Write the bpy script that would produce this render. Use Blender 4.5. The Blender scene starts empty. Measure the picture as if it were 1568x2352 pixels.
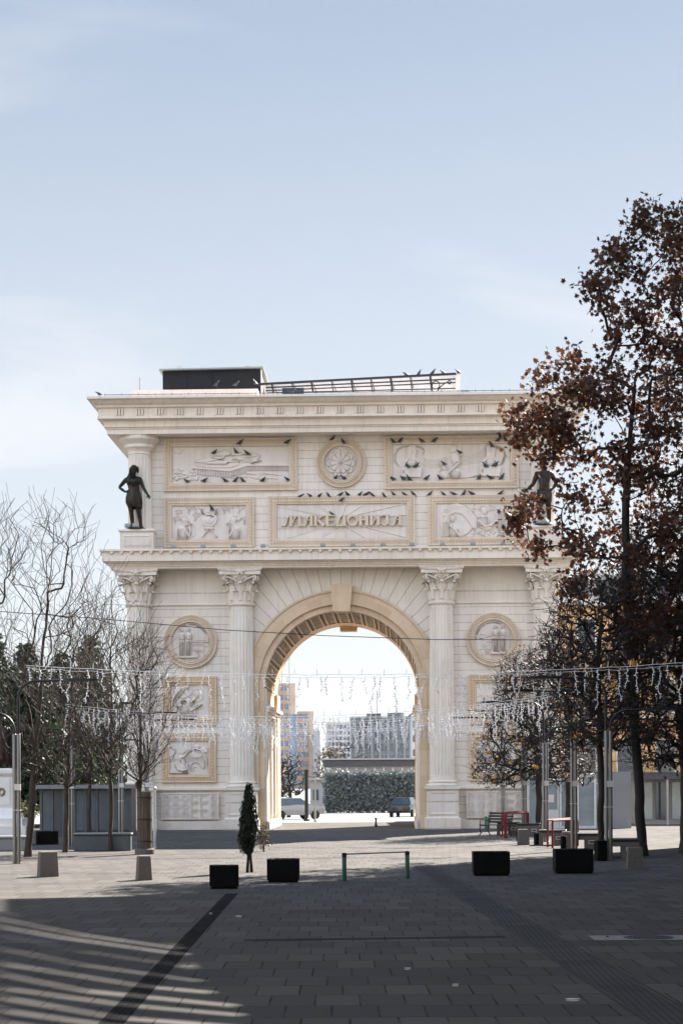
import bpy, math, random
import numpy as np
from mathutils import Vector, Matrix
PI=math.pi
random.seed(7)
S=bpy.context.scene; COL=S.collection
# ---------------------------------------------------------------- camera model (measured from the photograph)
F=4570.; CX=784.; CY=1795.; CH=2.3; ROLL=.0055; AL=.030; X0=.04; D0=96.2
def ray(px,py):
    a=(px-CX)/F; b=(CY-py)/F
    c,s=math.cos(ROLL),math.sin(ROLL)
    return (a*c+b*s,1.,-a*s+b*c)
def uv(px,py,w=0.):                       # point on a plane parallel to the facade, w metres in front of it
    d=ray(px,py); ex=(math.cos(AL),-math.sin(AL)); ey=(math.sin(AL),math.cos(AL))
    t=(-w-(-X0*ey[0]-D0*ey[1]))/(d[0]*ey[0]+d[1]*ey[1])
    P=(-X0+t*d[0],-D0+t*d[1])
    return (P[0]*ex[0]+P[1]*ex[1], CH+t*d[2])
def gp(px,py,z=0.):                       # point on the ground
    d=ray(px,py); t=(z-CH)/d[2]; return (t*d[0],t)
def at(px,py,Y):
    d=ray(px,py); return (d[0]*Y,Y,CH+d[2]*Y)
def crop(ox,oy,s,w=0.):                   # survey sketch -> facade coordinates
    return lambda x,y,w=w: uv((ox+x*s)/1.74171,(oy+y*s)/1.74171,w)
# ---------------------------------------------------------------- mesh builder
class MB:
    def __init__(s): s.v=[]; s.f=[]; s.m=[]; s.mi=0
    def add(s,vs,fs):
        b=len(s.v); s.v.extend([tuple(p) for p in vs]); s.f.extend([tuple(i+b for i in f) for f in fs]); s.m.extend([s.mi]*len(fs))
    def merge(s,o,mi):
        q=s.mi; s.mi=mi; s.add(o.v,o.f); s.mi=q
    def box(s,x0,x1,y0,y1,z0,z1):
        s.add([(x0,y0,z0),(x1,y0,z0),(x1,y1,z0),(x0,y1,z0),(x0,y0,z1),(x1,y0,z1),(x1,y1,z1),(x0,y1,z1)],
              [(0,3,2,1),(4,5,6,7),(0,1,5,4),(1,2,6,5),(2,3,7,6),(3,0,4,7)])
    def cbox(s,x0,x1,y0,y1,z0,z1,c=.03):  # box with chamfered edges
        P=[]
        for z,i in ((z0,c),(z0+c,0),(z1-c,0),(z1,c)):
            P.append([(x0+i+ (c if i==0 else c),y0+i),(x1-i-c,y0+i),(x1-i,y0+i+c),(x1-i,y1-i-c),(x1-i-c,y1-i),(x0+i+c,y1-i),(x0+i,y1-i-c),(x0+i,y0+i+c)])
            P[-1]=[(a,b,z) for a,b in P[-1]]
        s.loft(P,True)
    def loft(s,rings,cap=True,closed=True):
        n=len(rings[0]); vs=[p for r in rings for p in r]; fs=[]
        for k in range(len(rings)-1):
            for i in range(n if closed else n-1):
                j=(i+1)%n; fs.append((k*n+i,k*n+j,(k+1)*n+j,(k+1)*n+i))
        if cap:
            fs.append(tuple(range(n-1,-1,-1))); fs.append(tuple((len(rings)-1)*n+i for i in range(n)))
        s.add(vs,fs)
    def lathe(s,c,prof,n=24,cap=True):    # prof: (r,z)
        s.loft([[(c[0]+r*math.cos(2*PI*i/n),c[1]+r*math.sin(2*PI*i/n),c[2]+z) for i in range(n)] for r,z in prof],cap)
    def tube(s,pts,rad,n=6,cap=True):
        if not hasattr(rad,'__len__'): rad=[rad]*len(pts)
        P=[Vector(p) for p in pts]; rings=[]; up=None
        for i,p in enumerate(P):
            t=(P[min(i+1,len(P)-1)]-P[max(i-1,0)])
            if t.length<1e-9: t=Vector((0,0,1))
            t.normalize()
            if up is None: up=t.orthogonal().normalized()
            else:
                up=up-t*up.dot(t)
                if up.length<1e-6: up=t.orthogonal()
                up.normalize()
            b=t.cross(up)
            rings.append([tuple(p+(up*math.cos(2*PI*k/n)+b*math.sin(2*PI*k/n))*rad[i]) for k in range(n)])
        s.loft(rings,cap)
    def prism(s,poly,f0,f1):              # poly 2D; f0,f1 map 2D -> 3D (front, back)
        s.loft([[f0(*p) for p in poly],[f1(*p) for p in poly]],True)
    def fslab(s,poly,y0,y1): s.prism(poly,lambda u,v:(u,y0,v),lambda u,v:(u,y1,v))
    def ell(s,c,r,n=10,m=7,M=None):
        rings=[]
        for k in range(m+1):
            a=-PI/2+PI*k/m; cz=math.sin(a); cr=max(math.cos(a),.02)
            ring=[]
            for i in range(n):
                q=Vector((r[0]*cr*math.cos(2*PI*i/n),r[1]*cr*math.sin(2*PI*i/n),r[2]*cz))
                if M is not None: q=M@q
                ring.append((c[0]+q.x,c[1]+q.y,c[2]+q.z))
            rings.append(ring)
        s.loft(rings,True)
    def build(s,name,mats=None,parent=None,smooth=False,fix=True,angle=None):
        me=bpy.data.meshes.new(name); me.from_pydata(s.v,[],s.f); 
        if mats is not None:
            if not isinstance(mats,(list,tuple)): mats=[mats]
            for m in mats: me.materials.append(m)
            if len(mats)>1: me.polygons.foreach_set('material_index',s.m)
        if fix:
            import bmesh
            bm=bmesh.new(); bm.from_mesh(me); bmesh.ops.recalc_face_normals(bm,faces=bm.faces); bm.to_mesh(me); bm.free()
        if smooth: me.polygons.foreach_set('use_smooth',[True]*len(me.polygons))
        if smooth and angle: me.set_sharp_from_angle(angle=math.radians(angle))
        me.update()
        o=bpy.data.objects.new(name,me); COL.objects.link(o)
        if parent is not None: o.parent=parent
        return o
def thing(name,label,cat,loc=(0,0,0),rz=0,group=None):
    o=bpy.data.objects.new(name,None); o.empty_display_size=.3; COL.objects.link(o); o.location=loc; o.rotation_euler=(0,0,rz)
    o['label']=label; o['category']=cat
    if group: o['group']=group
    return o
def tag(o,label=None,cat=None,group=None,kind=None):
    for k,v in (('label',label),('category',cat),('group',group),('kind',kind)):
        if v: o[k]=v
    return o
def empty(name,parent,loc=(0,0,0),rz=0):
    o=bpy.data.objects.new(name,None); COL.objects.link(o); o.parent=parent; o.location=loc; o.rotation_euler=(0,0,rz); return o
def dup(o,loc=None,rz=None,label=None,group=None,parent=None,depth=0):
    c=o.copy(); COL.objects.link(c)
    if depth or parent: c.parent=parent
    if loc is not None: c.location=loc
    if rz is not None: c.rotation_euler=(0,0,rz)
    if label: c['label']=label
    if group: c['group']=group
    for ch in list(o.children): dup(ch,parent=c,depth=1)
    return c
# ---------------------------------------------------------------- materials
def lin(c): return tuple(((x/255)/12.92 if x/255<.04045 else ((x/255+.055)/1.055)**2.4) for x in c)
class NT:
    def __init__(s,name):
        s.m=bpy.data.materials.new(name); s.m.use_nodes=True; s.t=s.m.node_tree; s.n=s.t.nodes
        s.b=s.n['Principled BSDF']; s.out=s.n['Material Output']; s._tc=None
    def new(s,ty,**kw):
        n=s.n.new(ty)
        for k,v in kw.items(): setattr(n,k,v)
        return n
    def L(s,a,b): s.t.links.new(a,b)
    def put(s,sock,v):
        if isinstance(v,(int,float)): sock.default_value=v
        elif isinstance(v,tuple): sock.default_value=(v+(1,))[:4] if len(sock.default_value)==4 else v
        else: s.L(v,sock)
    def tc(s):
        if not s._tc: s._tc=s.new('ShaderNodeTexCoord')
        return s._tc.outputs['Object']
    def math(s,op,a,b=0.,c=None):
        n=s.new('ShaderNodeMath',operation=op); s.put(n.inputs[0],a); s.put(n.inputs[1],b)
        if c is not None: s.put(n.inputs[2],c)
        return n.outputs[0]
    def noise(s,scale,detail=4,rough=.6,vec=None,dist=0.):
        n=s.new('ShaderNodeTexNoise'); n.inputs['Scale'].default_value=scale; n.inputs['Detail'].default_value=detail; n.inputs['Roughness'].default_value=rough; n.inputs['Distortion'].default_value=dist
        s.L(vec if vec is not None else s.tc(),n.inputs['Vector']); return n.outputs['Fac']
    def ramp(s,f,a,b,ca=0.,cb=1.):
        n=s.new('ShaderNodeMapRange'); s.put(n.inputs[0],f); n.inputs[1].default_value=a; n.inputs[2].default_value=b; n.inputs[3].default_value=ca; n.inputs[4].default_value=cb; return n.outputs[0]
    def mix(s,f,a,b,mode='MIX'):
        n=s.new('ShaderNodeMix',data_type='RGBA',blend_type=mode); s.put(n.inputs[0],f); s.put(n.inputs[6],a); s.put(n.inputs[7],b); return n.outputs[2]
    def mapv(s,sc=(1,1,1),rot=(0,0,0),loc=(0,0,0)):
        n=s.new('ShaderNodeMapping'); s.L(s.tc(),n.inputs[0]); n.inputs['Scale'].default_value=sc; n.inputs['Rotation'].default_value=rot; n.inputs['Location'].default_value=loc; return n.outputs[0]
    def sep(s,v=None):
        n=s.new('ShaderNodeSeparateXYZ'); s.L(v if v is not None else s.tc(),n.inputs[0]); return n.outputs
    def comb(s,x,y,z):
        n=s.new('ShaderNodeCombineXYZ'); s.put(n.inputs[0],x); s.put(n.inputs[1],y); s.put(n.inputs[2],z); return n.outputs[0]
    def bump(s,h,st=.3,d=.02):
        n=s.new('ShaderNodeBump'); s.put(n.inputs['Height'],h); n.inputs['Strength'].default_value=st; n.inputs['Distance'].default_value=d; s.L(n.outputs[0],s.b.inputs['Normal'])
    def fin(s,col,rough=.7,metal=0.,spec=None):
        s.put(s.b.inputs['Base Color'],col); s.put(s.b.inputs['Roughness'],rough); s.put(s.b.inputs['Metallic'],metal)
        if spec is not None: s.b.inputs['Specular IOR Level'].default_value=spec
        return s.m
def simple(name,col,rough=.6,metal=0.,var=.12,scale=6.,bump=0.,spec=None,streak=False):
    t=NT(name); v=t.mapv((1,1,.25)) if streak else None
    n=t.noise(scale,5,.65,v); c2=tuple(x*(1-var) for x in col); c1=tuple(min(1,x*(1+var)) for x in col)
    c=t.mix(t.ramp(n,.3,.7),c2,c1)
    if bump: t.bump(t.noise(scale*4,4,.7),bump,.02)
    return t.fin(c,rough,metal,spec)
STONE=(.77,.695,.60); CREAM=(.66,.495,.33); DIRT=(.16,.115,.08)
def stone_mat(name,col,joint=None,radial=False,big=False,spots=.5,jd=.75):
    t=NT(name); x,y,z=t.sep()
    base=t.mix(t.ramp(t.noise(.55,4,.6),.35,.65),tuple(c*.93 for c in col),tuple(min(1,c*1.05) for c in col))
    vein=t.noise(2.2,6,.75,t.mapv((1,1,2.2),(0,.5,0)))
    base=t.mix(t.ramp(vein,.45,.75,0,.28),base,tuple(c*.86 for c in col))
    h=0.; J=None
    if joint:
        rh,bw=joint
        row=t.math('DIVIDE',z,rh); fr=t.math('FRACT',row); ri=t.math('FLOOR',row)
        wob=t.ramp(t.noise(3.,2,.5),.3,.7,.03,.065)
        jh=t.math('LESS_THAN',fr,wob)
        off=t.math('MULTIPLY',t.math('FRACT',t.math('MULTIPLY',ri,.5)),1.)
        xx=t.math('ADD',t.math('DIVIDE',t.math('ADD',x,y),bw),off); xf=t.math('FRACT',xx)
        jv=t.math('MULTIPLY',t.math('LESS_THAN',xf,.014),.45)
        J=t.math('MAXIMUM',jh,jv)
        # block to block tone
        wn=t.new('ShaderNodeTexWhiteNoise'); t.L(t.comb(t.math('FLOOR',xx),ri,0.),wn.inputs['Vector'])
        base=t.mix(t.ramp(wn.outputs['Value'],0,1,0,.5),base,tuple(c*f for c,f in zip(col,(.90,.91,.93))))
    if radial:
        ang=t.math('ARCTAN2',x,t.math('SUBTRACT',z,6.83)); k=t.math('DIVIDE',ang,math.radians(5.65)); fr=t.math('FRACT',t.math('ADD',k,100.))
        rr=t.math('SQRT',t.math('ADD',t.math('MULTIPLY',x,x),t.math('POWER',t.math('SUBTRACT',z,6.83),2.)))
        w=t.math('DIVIDE',.24,rr)
        J=t.math('MAXIMUM',t.math('LESS_THAN',fr,t.math('MULTIPLY',w,.5)),t.math('GREATER_THAN',fr,t.math('SUBTRACT',1.,t.math('MULTIPLY',w,.5))))
    st=t.noise(9.,6,.8,t.mapv((1,1,.5)))
    base=t.mix(t.ramp(st,.62,.80,0,spots),base,tuple(c*f for c,f in zip(col,(.62,.55,.48))))
    rs=t.noise(2.6,5,.75,t.mapv((1.6,1.6,.09))); base=t.mix(t.math('MULTIPLY',t.ramp(rs,.48,.70,0,.58),t.ramp(t.noise(.45,3,.6),.35,.65,.25,1.)),base,tuple(c*f for c,f in zip(col,(.66,.58,.50))))
    gr=t.math('MULTIPLY',t.ramp(z,.0,1.1,.45,0.),t.ramp(t.noise(2.2,5,.8),.3,.7)); base=t.mix(gr,base,tuple(c*f for c,f in zip(col,(.5,.44,.38))))
    if J is not None:
        base=t.mix(t.math('MULTIPLY',J,t.ramp(t.noise(2.5,3,.7),.25,.6,.6,jd)),base,DIRT)
        h=t.math('SUBTRACT',t.math('MULTIPLY',t.noise(40,3,.6),.08),J)
        t.bump(h,.5,.02)
    else: t.bump(t.noise(25,4,.7),.12,.02)
    return t.fin(base,.72,0,.25)
M={}
M['ashlar']=stone_mat('ashlar_limestone',STONE,(.3815,1.25))
M['plain']=stone_mat('plain_limestone',STONE,(1.27,1.6),jd=.25)
M['vouss']=stone_mat('voussoir_limestone',STONE,radial=True)
M['stone']=stone_mat('carved_limestone',STONE)
M['corn']=stone_mat('cornice_limestone',tuple(c*f for c,f in zip(STONE,(1.03,1.0,.97))),(50.,1.32),spots=.8,jd=.6)
M['cream']=stone_mat('cream_limestone',CREAM,spots=.6)
M['creamL']=stone_mat('pale_cream_limestone',(.68,.555,.42),spots=.8)
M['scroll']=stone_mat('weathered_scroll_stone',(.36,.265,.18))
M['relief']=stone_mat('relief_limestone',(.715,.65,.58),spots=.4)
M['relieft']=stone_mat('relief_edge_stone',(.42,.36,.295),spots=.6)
def coffer_mat():
    t=NT('coffer_limestone'); n=t.noise(5,5,.7)
    c=t.mix(t.ramp(n,.35,.7),(.66,.56,.44),(.50,.40,.29)); t.bump(t.noise(20,4,.7),.3,.02); return t.fin(c,.75,0,.2)
M['coffer']=coffer_mat()
M['coffshade']=simple('coffer_recess_shade',(.13,.095,.065),.9,var=.35,scale=5)  # shade of the coffer recesses put into a darker stone colour
M['bronze']=None
def bronze():
    t=NT('dark_bronze'); n=t.noise(5,6,.7); n2=t.noise(14,4,.7)
    c=t.mix(t.ramp(n,.4,.68),(.008,.007,.006),(.045,.026,.015)); c=t.mix(t.ramp(n2,.64,.75,0,.6),c,(.05,.06,.055))
    t.bump(n2,.4,.03); return t.fin(c,.42,.55,.5)
M['bronze']=bronze()
M['black']=simple('black_roof_cladding',(.003,.0034,.004),.75,var=.3,scale=3)
M['iron']=simple('dark_painted_iron',(.010,.011,.012),.55,.1,var=.3)
M['blackpaint']=simple('black_pole_paint',(.004,.004,.005),.45,.0,var=.3)
M['white']=simple('white_panel',(.62,.58,.54),.6,var=.1,scale=2)
M['greyfix']=simple('grey_fitting',(.28,.29,.28),.45,.2)
M['glass']=simple('dark_glass',(.03,.045,.06),.08,.0,var=.4,scale=.7,spec=.8)
M['glassB']=simple('blue_window_glass',(.10,.17,.25),.2,.0,var=.35,scale=.3,spec=.8)
M['pane']=simple('door_pane',(.24,.27,.28),.12,0,var=.2,scale=1,spec=.7)
M['solar']=simple('solar_panel_glass',(.03,.05,.09),.2,0,var=.8,scale=8)
# ================================================================ triumphal arch
W=10.1; T=9.7; RI=3.735; SP=6.83; RO=4.70
ARCH=thing('triumphal_arch','monumental white limestone triumphal arch with carved reliefs and black roof box','arch',(X0,D0,0),-AL)
def arcpts(r,c,a0,a1,n): return [(r*math.cos(a0+(a1-a0)*i/n),c+r*math.sin(a0+(a1-a0)*i/n)) for i in range(n+1)]
def wall_part():
    b=MB()
    def face(poly,y,mi): b.mi=mi; b.add([(u,y,v) for u,v in poly],[tuple(range(len(poly)))])
    for s in (-1,1):
        face([(s*4.25,0),(s*W,0),(s*W,10.86),(s*4.25,10.86)],0,0)
        face([(s*4.25,10.94),(s*W,10.94),(s*W,12.57),(s*4.25,12.57)],0,1)
        face([(s*4.25,10.86),(s*W,10.86),(s*W,10.94),(s*4.25,10.94)],0,1)
        face([(s*RI,0),(s*4.25,0),(s*4.25,SP),(s*RI,SP)],0,1)
    arc=arcpts(RI,SP,0,PI,64)
    face([(4.25,SP)]+arc+[(-4.25,SP),(-4.25,12.57),(4.25,12.57)],0,2)
    face([(-W,12.57),(W,12.57),(W,19.05),(-W,19.05)],0,0)
    # back, sides, top
    face([(W,0),(RI,0)]+arc+[(-RI,0),(-W,0),(-W,19.05),(W,19.05)],T,0)
    for s in (-1,1):
        b.mi=0; b.add([(s*W,0,0),(s*W,T,0),(s*W,T,19.05),(s*W,0,19.05)],[(0,1,2,3)])
    b.mi=1; b.add([(-W,0,20.6),(W,0,20.6),(W,T,20.6),(-W,T,20.6)],[(0,1,2,3)])
    return b.build('wall',[M['ashlar'],M['plain'],M['vouss']],ARCH,fix=False)
wall_part()
# ---- passage: jambs, coffered vault
def passage():
    for s in (-1,1):
        b=MB(); b.add([(s*RI,0,0),(s*RI,T,0),(s*RI,T,SP),(s*RI,0,SP)],[(0,1,2,3)]); b.build('jamb',M['creamL'],ARCH,fix=False)
    # each jamb: a lower arcade of blind arches under a moulded ledge
    for s in (-1,1):
        b=MB()
        fx=lambda d:s*(RI-d)
        def sb(y0,y1,z0,z1,d): b.box(min(fx(0),fx(d)),max(fx(0),fx(d)),y0,y1,z0,z1)
        sb(0.05,.75,0,5.55,.10); sb(T-.9,T-.05,0,5.55,.10)
        for k,(z,d) in enumerate(((5.55,.12),(5.70,.20),(5.85,.30))): sb(.05,T-.05,z,z+.145,d)
        sb(.05,.55,6.0,SP,.08)
        for k in range(3):      # blind arches
            yc=2.0+k*2.75; r=.95
            pts=[(yc+ (r)*math.cos(a),3.6+r*math.sin(a)) for a in [PI*i/14 for i in range(15)]]
            pts=[(yc+r,.6)]+pts+[(yc-r,.6)]
            b.tube([(fx(.04),p,q) for p,q in pts],.11,6)
            sb(yc-r-.5,yc-r-.22,.4,5.5,.14)
        sb(T-1.2,T-.95,.4,5.5,.14)
        sb(.05,T-.05,0,.4,.22)
        b.build('jamb_panelling',M['stone'],ARCH,fix=False)
    b=MB(); b.mi=0; n=102
    for i in range(n):
        a,c=PI*i/n,PI*(i+1)/n
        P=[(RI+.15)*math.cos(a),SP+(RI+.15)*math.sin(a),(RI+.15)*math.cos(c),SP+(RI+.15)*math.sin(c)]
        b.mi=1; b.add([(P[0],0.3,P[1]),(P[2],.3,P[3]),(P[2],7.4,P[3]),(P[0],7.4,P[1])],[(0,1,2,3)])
    b.mi=0
    def rib(a0,a1,y0,y1,r0,r1,seg):
        for i in range(seg):
            a=a0+(a1-a0)*i/seg; c=a0+(a1-a0)*(i+1)/seg
            q=[]
            for y in (y0,y1):
                for r,t in ((r0,a),(r0,c),(r1,c),(r1,a)): q.append((r*math.cos(t),y,SP+r*math.sin(t)))
            b.add(q,[(0,1,2,3),(4,7,6,5),(0,4,5,1),(2,6,7,3),(1,5,6,2),(0,3,7,4)])
    NC=17; da=PI/NC
    rib(0,PI,0.0,.42,RI,RI+.14,68)
    nrow=6; y0=.42; dy=(7.40-y0)/nrow
    for k in range(nrow+1):
        yy=y0+k*dy; rib(0,PI,yy,min(7.4,yy+.17),RI+.0,RI+.14,68)
    for j in range(NC+1):
        for e in (-1,1):
            a=j*da+e*.032
            rib(max(0,a-.010),min(PI,a+.010),.42,7.39,RI-.03,RI+.14,1)
    for j in range(NC):
        for k in range(nrow):
            ya=y0+k*dy; a=(j+.5)*da
            for q in (.36,.66,.93): rib(a-da*.34,a+da*.34,ya+q,ya+q+.11,RI+.035,RI+.15,2)
            pass
    b.build('coffered_vault',[M['coffer'],M['coffshade']],ARCH,fix=False)
    b=MB()
    def rib2(y0,y1,r0,r1,seg=72):
        for i in range(seg):
            a=PI*i/seg; c=PI*(i+1)/seg; q=[]
            for y in (y0,y1):
                for r,t in ((r0,a),(r0,c),(r1,c),(r1,a)): q.append((r*math.cos(t),y,SP+r*math.sin(t)))
            b.add(q,[(0,1,2,3),(4,7,6,5),(0,4,5,1),(2,6,7,3),(1,5,6,2),(0,3,7,4)])
    rib2(7.4,T+.12,RI-.01,RO)
    for s in (-1,1): b.box(min(s*(RI-.01),s*4.3),max(s*(RI-.01),s*4.3),T+.002,T+.12,0,SP)
    for s in (-1,1): b.box(min(s*(RI-.16),s*(RI-.001)),max(s*(RI-.16),s*(RI-.001)),7.4,T+.12,0,SP)
    b.fslab([(-.35,RI+SP-.28),(.55,RI+SP-.28),(.62,RI+SP+.7),(-.42,RI+SP+.7)],T-.3,T+.45)
    b.build('rear_archivolt',M['cream'],ARCH,fix=False)
passage()
# ---- front archivolt in two bands, keystone
def archivolt():
    t=NT('archivolt_blocks'); x,y,z=t.sep()
    ang=t.math('ARCTAN2',x,t.math('SUBTRACT',z,SP)); k=t.math('DIVIDE',t.math('ADD',ang,10.),math.radians(9.4)); 
    up=t.math('GREATER_THAN',z,SP); kk=t.math('ADD',t.math('MULTIPLY',up,k),t.math('MULTIPLY',t.math('SUBTRACT',1.,up),t.math('DIVIDE',z,.62)))
    rr=t.math('SQRT',t.math('ADD',t.math('MULTIPLY',x,x),t.math('POWER',t.math('SUBTRACT',z,SP),2.)))
    band=t.math('ADD',t.math('GREATER_THAN',rr,4.03),t.math('GREATER_THAN',rr,4.40))
    wn=t.new('ShaderNodeTexWhiteNoise'); t.L(t.comb(t.math('FLOOR',t.math('ADD',kk,t.math('MULTIPLY',band,.45))),band,0.),wn.inputs['Vector'])
    c=t.mix(wn.outputs['Value'],(.67,.52,.36),(.56,.42,.275)); c=t.mix(t.ramp(t.noise(7,6,.75),.6,.8,0,.5),c,(.40,.28,.18))
    fr=t.math('FRACT',t.math('ADD',kk,t.math('MULTIPLY',band,.45))); c=t.mix(t.math('MULTIPLY',t.math('LESS_THAN',fr,.02),.45),c,(.25,.17,.1))
    t.bump(t.noise(30,4,.7),.12,.02); t.fin(c,.7,0,.25); M['archi']=t.m
    def band_(name,r0,r1,w0,w1,clip):
        b=MB(); n=72
        prof=[(r0,w0),(r0,w1),(r1,w1),(r1,w0)]
        def P(a,r): 
            u=r*math.cos(a); v=SP+r*math.sin(a)
            return (max(-clip,min(clip,u)),v)
        for i in range(n):
            a,c=PI*i/n,PI*(i+1)/n; q=[]
            for t_ in (a,c):
                for r,w in prof: u,v=P(t_,r); q.append((u,-w,v))
            b.add(q,[(0,1,5,4),(1,2,6,5),(2,3,7,6)])
        for s in (-1,1):
            ra,rb=s*min(r0,clip),s*min(r1,clip)
            b.box(min(ra,rb),max(ra,rb),-w1,-w0,0,SP)
        return b.build(name,M['archi'],ARCH,fix=False)
    band_('archivolt',4.03,RO,.0,.14,4.27); band_('archivolt_inner_band',RI-.002,4.03,-.25,.05,4.27)
    band_('archivolt_fillet',4.03,4.10,.14,.18,4.27); band_('archivolt_rim',4.635,RO+.03,.14,.19,4.27)
    b=MB(); f=lambda y:(lambda u,v:(u,y,v))
    b.prism([(-.39,10.50),(.42,10.50),(.54,11.78),(.27,11.81),(0,11.82),(-.25,11.81),(-.49,11.78)],f(-.42),f(.5))
    b.build('keystone',M['cream'],ARCH)
archivolt()
# ---- mitred cornices
def mitred(name,prof,mat,u=W,t=T,extra=None):
    b=MB(); rings=[]
    for p,v in prof: rings.append([(-u-p,-p,v),(u+p,-p,v),(u+p,t+p,v),(-u-p,t+p,v)])
    b.loft(rings,False)
    if extra: extra(b)
    return b.build(name,[mat,M['scroll']],ARCH,fix=False)
def trig(b):
    pit=1.0; n=23
    for k in range(-12,13):
        u=k*.955
        if abs(u)>W+1.32: continue
        for j in (-1,0,1): b.box(u+j*.135-.038,u+j*.135+.038,-1.45,-1.375,19.86,20.17)
        b.mi=1
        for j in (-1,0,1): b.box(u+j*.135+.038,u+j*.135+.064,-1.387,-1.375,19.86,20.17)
        b.mi=0
    for s in (-1,1):
        for k in range(0,13):
            y=-1.2+k*.955
            for j in (-1,0,1):
                x=s*(W+1.38); b.box(min(x,x+s*.05),max(x,x+s*.05),y+j*.13-.042,y+j*.13+.042,19.84,20.19)
UC=[(0,19.02),(1.06,19.02),(1.06,19.24),(1.11,19.26),(1.11,19.31),(1.19,19.34),(1.19,19.62),(1.26,19.66),(1.47,19.70),(1.47,19.80),(1.38,19.83),(1.38,20.21),(1.48,20.23),(1.50,20.33),(1.62,20.40),(1.74,20.52),(1.76,20.56),(1.9,20.58),(1.9,20.69),(0,20.74)]
mitred('upper_cornice',UC,M['corn'],extra=trig)
def gut(b):
    for k in range(-24,25):
        u=k*.475
        if abs(u)>W+1.25: continue
        b.box(u-.085,u+.085,-1.39,-1.29,13.30,13.375)
        b.lathe((u,-1.335,13.225),[(.030,0),(.052,.02),(.06,.075)],8)
    for s in (-1,1):
        for k in range(0,24):
            y=-1.0+k*.475; x=s*(W+1.345); b.box(x-.055,x+.055,y-.12,y+.12,13.22,13.375)
LC=[(0,12.57),(.95,12.57),(.95,12.655),(1.0,12.67),(1.0,12.735),(1.06,12.75),(1.06,12.80),(1.14,12.83),(1.14,12.875),(1.30,12.90),(1.30,13.375),(1.41,13.375),(1.41,13.465),(0,13.50)]
mitred('lower_cornice',LC,M['corn'],extra=gut)
for s in (-1,1):
    b=MB(); b.loft([[(s*4.25,-w,v),(s*W,-w,v)] for w,v in ((0,10.84),(.05,10.85),(.08,10.88),(.08,10.93),(.04,10.96),(0,10.97))],False,False); b.build('string_course',M['stone'],ARCH,fix=False)
    b=MB()
    b.loft([[(s*4.25,-w,v),(s*(W+w),-w,v),(s*(W+w),T,v)] for w,v in ((.0,1.87),(.10,1.89),(.14,1.93),(.14,2.02),(0,2.05))],False,False)
    b.loft([[(s*4.25,-w,v),(s*(W+w),-w,v),(s*(W+w),T,v)] for w,v in ((.12,0),(.12,.42),(.0,.46))],False,False)
    b.build('dado_moulding',M['stone'],ARCH,fix=False)
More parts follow.
